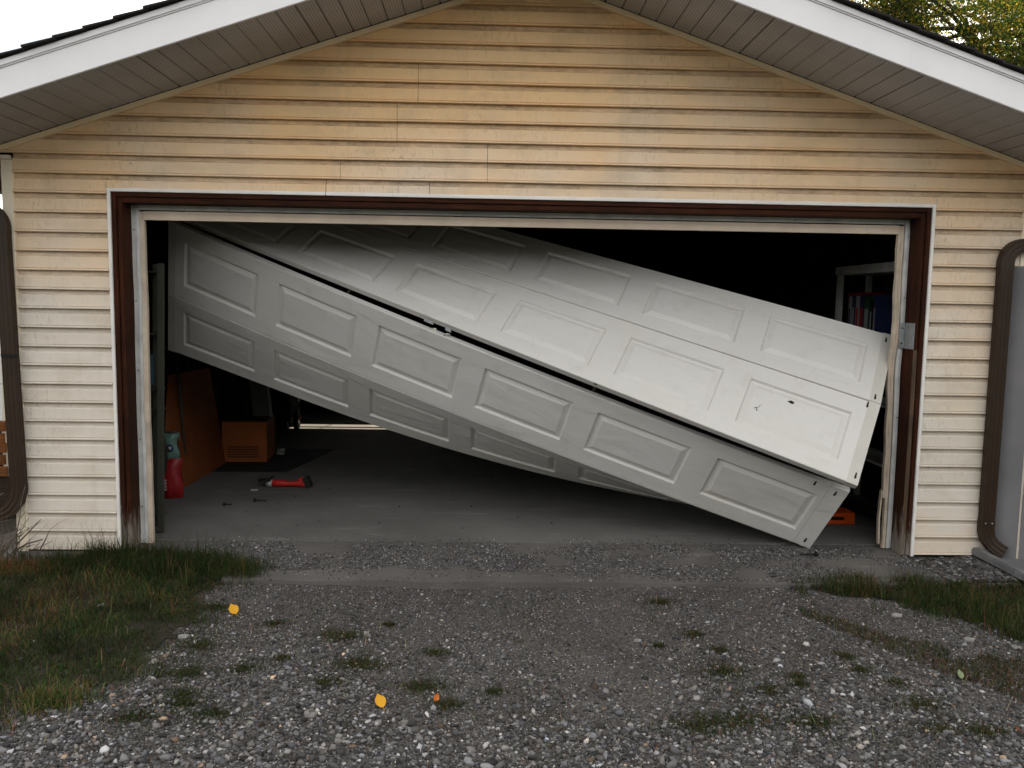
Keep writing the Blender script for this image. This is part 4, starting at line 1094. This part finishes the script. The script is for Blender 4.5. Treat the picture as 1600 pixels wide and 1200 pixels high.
stones('gravel', x[big], y[big], gzn(x[big], y[big]), r[big], IV, IF)
x2, y2 = pts(190000, -3.8, 3.8, -3.0, -.5)
k = in_view(x2, y2) & ~(left_lawn(x2, y2)) & ~(right_lawn(x2, y2)) & (rng.random(len(x2)) < .75)
x2, y2 = x2[k], y2[k]; r2 = rng.uniform(.0028, .006, len(x2))
stones('fine_gravel', x2, y2, gzn(x2, y2), r2, OV_, OF_)
# crumbs spilled over the apron
x3, y3 = pts(130000, -2.1, 3.2, -.58, .34)
dn_ = np.clip(1.3*vnoise(x3, y3, 5, 31)-.18, 0, 1)*np.interp(y3, [-.6, -.5, -.42, -.2, .08, .2, .34], [.7, .6, .8, 1, .95, .35, 0])*np.where((x3 < .3) & (y3 < -.42+.05*vnoise(x3, y3, 3, 77)), .10, 1)
k = (rng.random(len(x3)) < dn_) & ~left_lawn(x3, y3) & ~((x3 > 2.38) & (y3 > -.03)) & ~((x3 > 2.95) & (y3 > -.6)) & ~((y3 > .1) & (rng.random(len(x3)) < .5))
x3, y3 = x3[k], y3[k]; z3 = np.where(x3 > 2.55, gzn(x3, y3)+.004, np.where(y3 > .2, .0, -.003))
stones('gravel_on_apron', x3, y3, z3, rng.lognormal(np.log(.0045), .32, len(x3)), OV_, OF_, 1.0)
x4, y4 = pts(2600, 2.4, 3.05, -.5, -.03)
stones('coarse_gravel', x4, y4, gzn(x4, y4)+.012, rng.uniform(.008, .022, len(x4)), IV, IF, .6)
# scattered pale stones
pale = [(-2.3, -.93, .022, 'pale stone half hidden in the middle of the left grass'), (-1.72, -1.33, .026, 'pale stone on the edge of the left grass below the yellow leaf'),
        (-1.75, -1.62, .022, 'pale flat stone between left grass and gravel, lowest of the three there'), (.52, -1.36, .018, 'pale pebble on the open gravel in the middle of the driveway'),
        (1.98, -1.05, .026, 'pale stone on the gravel just below the right grass'), (2.2, -1.35, .024, 'pale stone between the right grass and the dry strip'),
        (2.4, -1.42, .026, 'pale stone at the right edge under the green grass'), (-1.64, -1.55, .017, 'small pale pebble beside the flat stone at the left grass')]
for i, (x_, y_, r_, lb) in enumerate(pale):
    n = 12; V = IV*(1+rng.normal(0, .16, (n, 1)))*np.array([r_*1.2, r_, r_*.55]); me = mesh_from('pale_stone', [tuple(v) for v in V], [tuple(map(int, f)) for f in IF])
    o = link('pale_stone', me, simple('pale_stone_%d' % i, (.27, .255, .235), .8, .4, 60)); o.location = (x_, y_, gz(x_, y_)+r_*.2)
    tag(o, lb, 'stone', 'pale stones on the ground')

# soil under the grass
def soil_sheet(fn, name, x0, x1, y0, y1, st=.05):
    X = np.arange(x0, x1, st); Yy = np.arange(y0, y1, st); vs = []; fs = []
    gx, gy = np.meshgrid(X, Yy); m = fn(gx+st/2, gy+st/2); idx = {}
    def vid(i, j):
        if (i, j) not in idx: idx[(i, j)] = len(vs); vs.append((X[0]+i*st, Yy[0]+j*st, gz(X[0]+i*st, Yy[0]+j*st)+.005))
        return idx[(i, j)]
    for j in range(len(Yy)):
        for i in range(len(X)):
            if m[j, i]: fs.append((vid(i, j), vid(i+1, j), vid(i+1, j+1), vid(i, j+1)))
    tag(link(name, mesh_from(name, vs, fs, smooth=True), 'soil'), kind='structure')
soil_sheet(lambda a, b: left_lawn(a+.05, b) & left_lawn(a-.05, b) & (b < -.2), 'lawn_soil', -5.5, -1.4, -3.4, -.1)
soil_sheet(lambda a, b: right_lawn(a, b+.03) & right_lawn(a, b-.03), 'lawn_soil', 1.5, 5.0, -2.4, -.3)

def blades(name, x, y, z, h, w, C, lean=.5, flat=None):
    n = len(x); a = rng.uniform(0, 2*np.pi, n); fa = rng.uniform(0, 2*np.pi, n)
    l1 = np.abs(rng.normal(lean, .35, n))
    wx, wy = np.cos(a)*w/2, np.sin(a)*w/2
    lx, ly = np.cos(fa), np.sin(fa)
    m1 = h*.55; hx1 = np.sin(l1*.5)*m1; hz1 = np.cos(l1*.5)*m1
    hx2 = hx1+np.sin(np.minimum(l1*1.7, 1.9))*h*.5; hz2 = hz1+np.cos(np.minimum(l1*1.7, 1.9))*h*.5
    P = np.zeros((n, 5, 3))
    P[:, 0] = np.stack([x-wx, y-wy, z-.004], 1); P[:, 1] = np.stack([x+wx, y+wy, z-.004], 1)
    P[:, 2] = np.stack([x+wx*.8+lx*hx1, y+wy*.8+ly*hx1, z+hz1], 1); P[:, 3] = np.stack([x-wx*.8+lx*hx1, y-wy*.8+ly*hx1, z+hz1], 1)
    P[:, 4] = np.stack([x+lx*hx2, y+ly*hx2, z+np.maximum(hz2, .002)], 1)
    F = (np.array([(0, 1, 2), (0, 2, 3), (3, 2, 4)])[None]+np.arange(n)[:, None, None]*5).reshape(-1, 3)
    return bulk(name, P.reshape(-1, 3), F, np.repeat(C, 5, 0), 'grass')
def gcol(n, dry, yel=None):
    g = np.stack([rng.uniform(.015, .042, n), rng.uniform(.028, .062, n), rng.uniform(.006, .014, n)], 1)
    d = np.stack([rng.uniform(.055, .16, n), rng.uniform(.043, .115, n), rng.uniform(.018, .045, n)], 1)
    m = (rng.random(n) < dry)[:, None]; return np.where(m, d, g)
# left lawn
x, y = pts(210000, -4.6, -1.3, -3.3, -.12); k = left_lawn(x, y, -rng.gumbel(0, .09, len(x))*np.interp(y, [-1.2, -.7], [1.5, .5])) & in_view(x, y, .15); x, y = x[k], y[k]
k = rng.random(len(x)) < np.clip(1.7*vnoise(x, y, 5, 41)+.15, 0, 1)*np.clip(.5+1.2*vnoise(x, y, 14, 49), 0, 1); x, y = x[k], y[k]
dry = np.clip(.10+.62*np.clip(vnoise(x, y, 2.3, 42)-.45, 0, 1)*2*np.interp(y, [-2, -1.6, -.7, -.45], [.5, .9, 1, .1]), 0, .85)
h = rng.lognormal(np.log(.034), .45, len(x))*(1+.9*np.interp(y, [-.6, -.35], [0, 1]))*(.6+.8*vnoise(x, y, 3.3, 43))
blades('grass', x, y, gzn(x, y), h, rng.uniform(.0022, .0042, len(x)), gcol(len(x), dry)*(.55+.9*vnoise(x, y, 9, 51))[:, None], .85)
# tall dark grass against the wall + stalks
x = rng.normal(-2.48, .28, 7500); y = -.16-np.abs(rng.normal(0, .12, 7500)); k = (x > -3.15) & (x < -1.8); x, y = x[k], y[k]
blades('tall_grass', x, y, gzn(x, y), rng.lognormal(np.log(.07), .4, len(x))*(.35+1.3*vnoise(x, y, 9, 71)), rng.uniform(.002, .004, len(x)), gcol(len(x), np.full(len(x), .12))*.8, .4)
for tx, ty in ((-1.72, -.45), (-1.85, -.40), (-2.1, -.5), (-2.55, -.18), (-2.35, -.2), (-1.62, -.52), (-1.95, -.62)):
    x = rng.normal(tx, .022, 60); y = rng.normal(ty, .02, 60); blades('grass_tuft', x, y, gzn(x, y), rng.uniform(.07, .2, 60), np.full(60, .0032), gcol(60, np.full(60, .25)), .35)
x = rng.normal(-1.72, .09, 1500); y = rng.normal(-.42, .09, 1500); blades('tall_grass', x, y, gzn(x, y), rng.uniform(.03, .11, len(x)), np.full(len(x), .003), gcol(len(x), np.full(len(x), .15)), .5)
# yellowish clumps
for (cx, cy, sr_, n, hh) in ((-2.02, -2.02, .055, 900, .10), (-2.25, -2.2, .08, 900, .09), (-2.35, -2.45, .1, 900, .09), (-1.98, -1.95, .09, 600, .07)):
    x = rng.normal(cx, sr_, n); y = rng.normal(cy, sr_*.7, n)
    g = gcol(n, np.full(n, .35))*1.7; blades('grass_clump', x, y, gzn(x, y), rng.uniform(.03, hh, n), np.full(n, .0032), g, .7)
# right lawn
x, y = pts(120000, 1.5, 4.6, -2.2, -.3); k = right_lawn(x, y, -np.abs(rng.gumbel(0, .07, len(x)))*(vnoise(x, y, 7, 93) > .45)) & in_view(x, y, .15); x, y = x[k], y[k]
h = rng.lognormal(np.log(.052), .42, len(x))*(.35+1.4*vnoise(x, y, 7, 44))
k = rng.random(len(x)) < np.clip(.3+1.3*vnoise(x, y, 9, 52), 0, 1); x, y, h = x[k], y[k], h[k]
blades('grass', x, y, gzn(x, y), h, rng.uniform(.002, .004, len(x)), gcol(len(x), .12+.3*vnoise(x, y, 3, 45)), .7)
x, y = pts(60000, 1.45, 3.6, -3.0, -.8); k = brown_strip(x, y) & in_view(x, y, .15) & (rng.random(len(x)) < .75); x, y = x[k], y[k]
c = gcol(len(x), .35+.55*vnoise(x, y, 4, 46))*np.array([.75, .75, .8])
blades('dry_grass', x, y, gzn(x, y), rng.uniform(.02, .055, len(x)), rng.uniform(.0025, .004, len(x)), c, .9)
# small sparse tufts of moss-like weed in the gravel
xs, ys, hs = [], [], []
for cx, cy, rr in TUFTS:
    n = int(9000*rr*rr*7.5)+120; xs.append(cx+rr*.5*rng.standard_t(3, n)); ys.append(cy+rr*.34*rng.standard_t(3, n)); hs.append(np.full(n, 1.))
n = 22000; xx, yy = pts(n, -2.1, 2.6, -2.9, -.8); k = vnoise(xx, yy, 3, 47)+.5*vnoise(xx, yy, 11, 57) > .97; xs.append(xx[k]); ys.append(yy[k]); hs.append(np.full(k.sum(), .8))
x, y, h = np.concatenate(xs), np.concatenate(ys), np.concatenate(hs)
blades('gravel_weeds', x, y, gzn(x, y)+.003, h*rng.uniform(.012, .03, len(x)), rng.uniform(.0018, .003, len(x)), gcol(len(x), .08+.35*vnoise(x, y, 1.5, 48))*np.array([.85, .85, .8]), .9)
# dry needles and straw lying about
n = 2600; x = rng.normal(-3.15, .22, n); y = rng.normal(-.33, .07, n); blades('dry_needles', x, y, gzn(x, y)+.012, rng.uniform(.03, .08, n), np.full(n, .002), np.stack([rng.uniform(.12, .26, n), rng.uniform(.05, .11, n), rng.uniform(.02, .04, n)], 1), 1.5)
n = 500; x, y = pts(n, -2.4, 2.6, -2.8, -.8); blades('straw', x, y, gzn(x, y)+.012, rng.uniform(.03, .09, n), np.full(n, .0018), np.stack([rng.uniform(.2, .4, n), rng.uniform(.17, .3, n), rng.uniform(.1, .16, n)], 1), 1.6)

# fallen leaves
def leaf(loc, size, mat, label, rot, curl=.35, name='fallen_leaf'):
    vs = []; fs = []; n = 8
    out_ = [(0, -.5), (.2, -.42), (.36, -.2), (.42, .04), (.34, .26), (.16, .44), (.02, .62), (-.18, .42), (-.33, .24), (-.40, .02), (-.36, -.22), (-.18, -.42)]
    def zz(a, b): return .10+curl*(a*a*1.6+max(0, b)*max(0, b)*1.2)-.05*abs(b)
    for s_ in (1, .5):
        for a, b in out_: vs.append((a*s_*size, b*s_*size, zz(a*s_, b*s_)*size))
    vs.append((0, 0, zz(0, 0)*size)); k = len(out_)
    for i in range(k): j = (i+1) % k; fs += [(i, j, k+j, k+i), (k+i, k+j, 2*k)]
    R = empty(name, loc, label, 'leaf')
    R.rotation_euler = rot
    me = mesh_from('blade', vs, fs); o = link('blade', me, mat, R)
    mb = MB(); mb.tube([(0, -.5*size, .1*size), (.03*size, -.75*size, .04*size), (.08*size, -.95*size, .05*size)], .012*size+.0006, 5); mb.build('stem', mat, R, origin=Vector((0, 0, 0)))
leaf((-1.565, -1.03, gz(-1.565, -1.03)+.022), .062, 'yellow_leaf', 'bright yellow leaf at the edge of the left grass', (.5, -.3, .6))
leaf((-.667, -2.03, gz(-.667, -2.03)+.018), .056, 'yellow_leaf', 'bright yellow leaf on bare gravel in the foreground', (.55, -.15, .5))
leaf((-.444, -1.984, gz(-.444, -1.984)+.015), .034, 'orange_leaf', 'small orange leaf right of the foreground yellow leaf', (.9, .7, .3), .6)
leaf((1.90, -1.79, gz(1.9, -1.79)+.03), .038, 'green_leaf', 'pale green leaf lying in the dry grass at the right', (.8, .1, .2))
leaf((1.865, -2.26, gz(1.865, -2.26)+.018), .045, 'orange_leaf', 'orange leaf at the right edge of the foreground', (.5, .3, 1.2))
for i, (x_, y_) in enumerate(((1.52, -1.78), (-1.02, -1.9))): pass

# ------------------------------------------------------------------ tree behind the garage and far surroundings
def tree(base, height, crown_c, crown_r, nleaf, label, name='leafy_tree', seed=1, lsize=.066):
    R = empty(name, base, label, 'tree'); rg = np.random.default_rng(seed); rd = random.Random(seed)
    bx, by, bz = base; tips = []
    mb = MB(); mb.tube([(bx, by, bz-.1), (bx+.1, by, height*.3), (bx-.05, by+.1, height*.55), (bx+.1, by, height*.85)], [.24, .2, .15, .06], 12); tr = part(R, mb, 'trunk', 'bark')
    cx, cy, cz = crown_c
    for i in range(46):
        z0 = height*rd.uniform(.3, .82); th = rd.uniform(0, 6.28); e = rd.uniform(.55, 1.0)
        p0 = Vector((bx, by, z0)); t = Vector((cx+crown_r[0]*e*math.cos(th), cy+crown_r[1]*e*math.sin(th), cz+crown_r[2]*rd.uniform(-.7, .8)))
        m1 = p0.lerp(t, .4)+Vector((0, 0, rd.uniform(0, .4))); m2 = p0.lerp(t, .75)+Vector((rd.uniform(-.2, .2), rd.uniform(-.2, .2), rd.uniform(0, .3)))
        mb = MB(); mb.tube([p0, m1, m2, t], [.07, .045, .025, .008], 6)
        for q in range(3):
            s_ = m1.lerp(t, rd.uniform(.2, .9)); d_ = Vector((rd.gauss(0, .6), rd.gauss(0, .6), rd.gauss(.1, .4))); mb.tube([s_, s_+d_*.6, s_+d_], [.015, .01, .004], 4); tips.append(s_+d_)
        part(R, mb, 'limb', 'bark'); tips += [t, m2, m1.lerp(m2, .6)]
    T_ = np.array([tuple(t) for t in tips]); n = nleaf
    c = T_[rg.integers(0, len(T_), n)]+rg.normal(0, .30, (n, 3))*np.array([1, 1, .7])
    a = rg.normal(0, 1, (n, 3)); a /= np.linalg.norm(a, axis=1)[:, None]; b = np.cross(a, rg.normal(0, 1, (n, 3))); b /= np.linalg.norm(b, axis=1)[:, None]
    s_ = (lsize*rg.uniform(.6, 1.2, n))[:, None]
    P = np.stack([c-a*s_*.5, c+b*s_*.3, c+a*s_*.5, c-b*s_*.3], 1).reshape(-1, 3); F = (np.arange(4)[None]+4*np.arange(n)[:, None])
    yel = (rg.random(n) < .26)[:, None]  # part of the leaves coloured yellow
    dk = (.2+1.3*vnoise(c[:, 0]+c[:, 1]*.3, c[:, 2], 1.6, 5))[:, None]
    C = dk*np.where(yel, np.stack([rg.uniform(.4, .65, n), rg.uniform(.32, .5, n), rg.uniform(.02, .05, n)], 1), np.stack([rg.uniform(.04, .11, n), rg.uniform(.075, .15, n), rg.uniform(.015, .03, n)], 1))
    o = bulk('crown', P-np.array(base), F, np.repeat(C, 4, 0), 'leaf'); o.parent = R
tree((11.5, 13.2, -.05), 10.5, (10.6, 13.4, 7.9), (4.6, 2.6, 2.5), 170000, 'large backlit tree with yellow and green leaves behind the right roof slope', seed=3)
tree((16.5, 22, -.05), 9, (16.5, 22, 7), (3.6, 3, 2.6), 14000, 'second leafy tree farther back beyond the right fence', seed=8, lsize=.18)

# neighbour's white house glimpsed right of the corner
Hs = empty('neighbouring_house', (12, 10, 0), 'white neighbouring house glimpsed over the grey fence', 'house')
mb = MB(); mb.box(8.2, 17, 8.5, 16-4, -.06, 3.05); hw = part(Hs, mb, 'house_wall', 'house_white')
for (a, b) in ((9.2, 10.4), (12.6, 14.0)):
    mb = MB(); mb.box(a, b, 8.46, 8.499, 1.1, 2.2); w_ = mb.build('window', 'trim_white', hw, origin=Vector(Hs['pos']))
    mb = MB(); mb.box(a+.07, b-.07, 8.45, 8.459, 1.17, 2.13); mb.build('pane', 'black', hw, origin=Vector(Hs['pos']))
mb = MB(); mb.add([(8.0, 8.2, 3.052), (17.2, 8.2, 3.052), (17.2, 12.3, 3.052), (8.0, 12.3, 3.052), (8.0, 10.2, 4.0), (17.2, 10.2, 4.0)], [(0, 1, 5, 4), (2, 3, 4, 5), (0, 4, 3), (1, 2, 5), (0, 3, 2, 1)])
part(Hs, mb, 'house_roof', 'shingle')

# unseen dark tree belt, added behind the camera to shut off the low sky
nb = 9000
bx_ = rng.uniform(-24, 24, nb); bh = 3.3+1.4*vnoise(bx_, bx_*0, .35, 61)
bz_ = rng.uniform(0, 1, nb)*bh; by_ = -15.5+rng.normal(0, .7, nb)
a = rng.normal(0, 1, (nb, 3)); a /= np.linalg.norm(a, axis=1)[:, None]; b = np.cross(a, rng.normal(0, 1, (nb, 3))); b /= np.linalg.norm(b, axis=1)[:, None]
c = np.stack([bx_, by_, bz_], 1); s_ = rng.uniform(.35, .7, nb)[:, None]
P = np.stack([c-a*s_*.6, c+b*s_*.4, c+a*s_*.6, c-b*s_*.4], 1).reshape(-1, 3)
C = np.stack([rng.uniform(.03, .08, nb), rng.uniform(.05, .11, nb), rng.uniform(.012, .03, nb)], 1)
bulk('added_tree_belt', P, np.arange(4)[None]+4*np.arange(nb)[:, None], np.repeat(C, 4, 0), 'leaf')

for o in bpy.data.objects:
    if 'pos' in o.keys(): del o['pos']
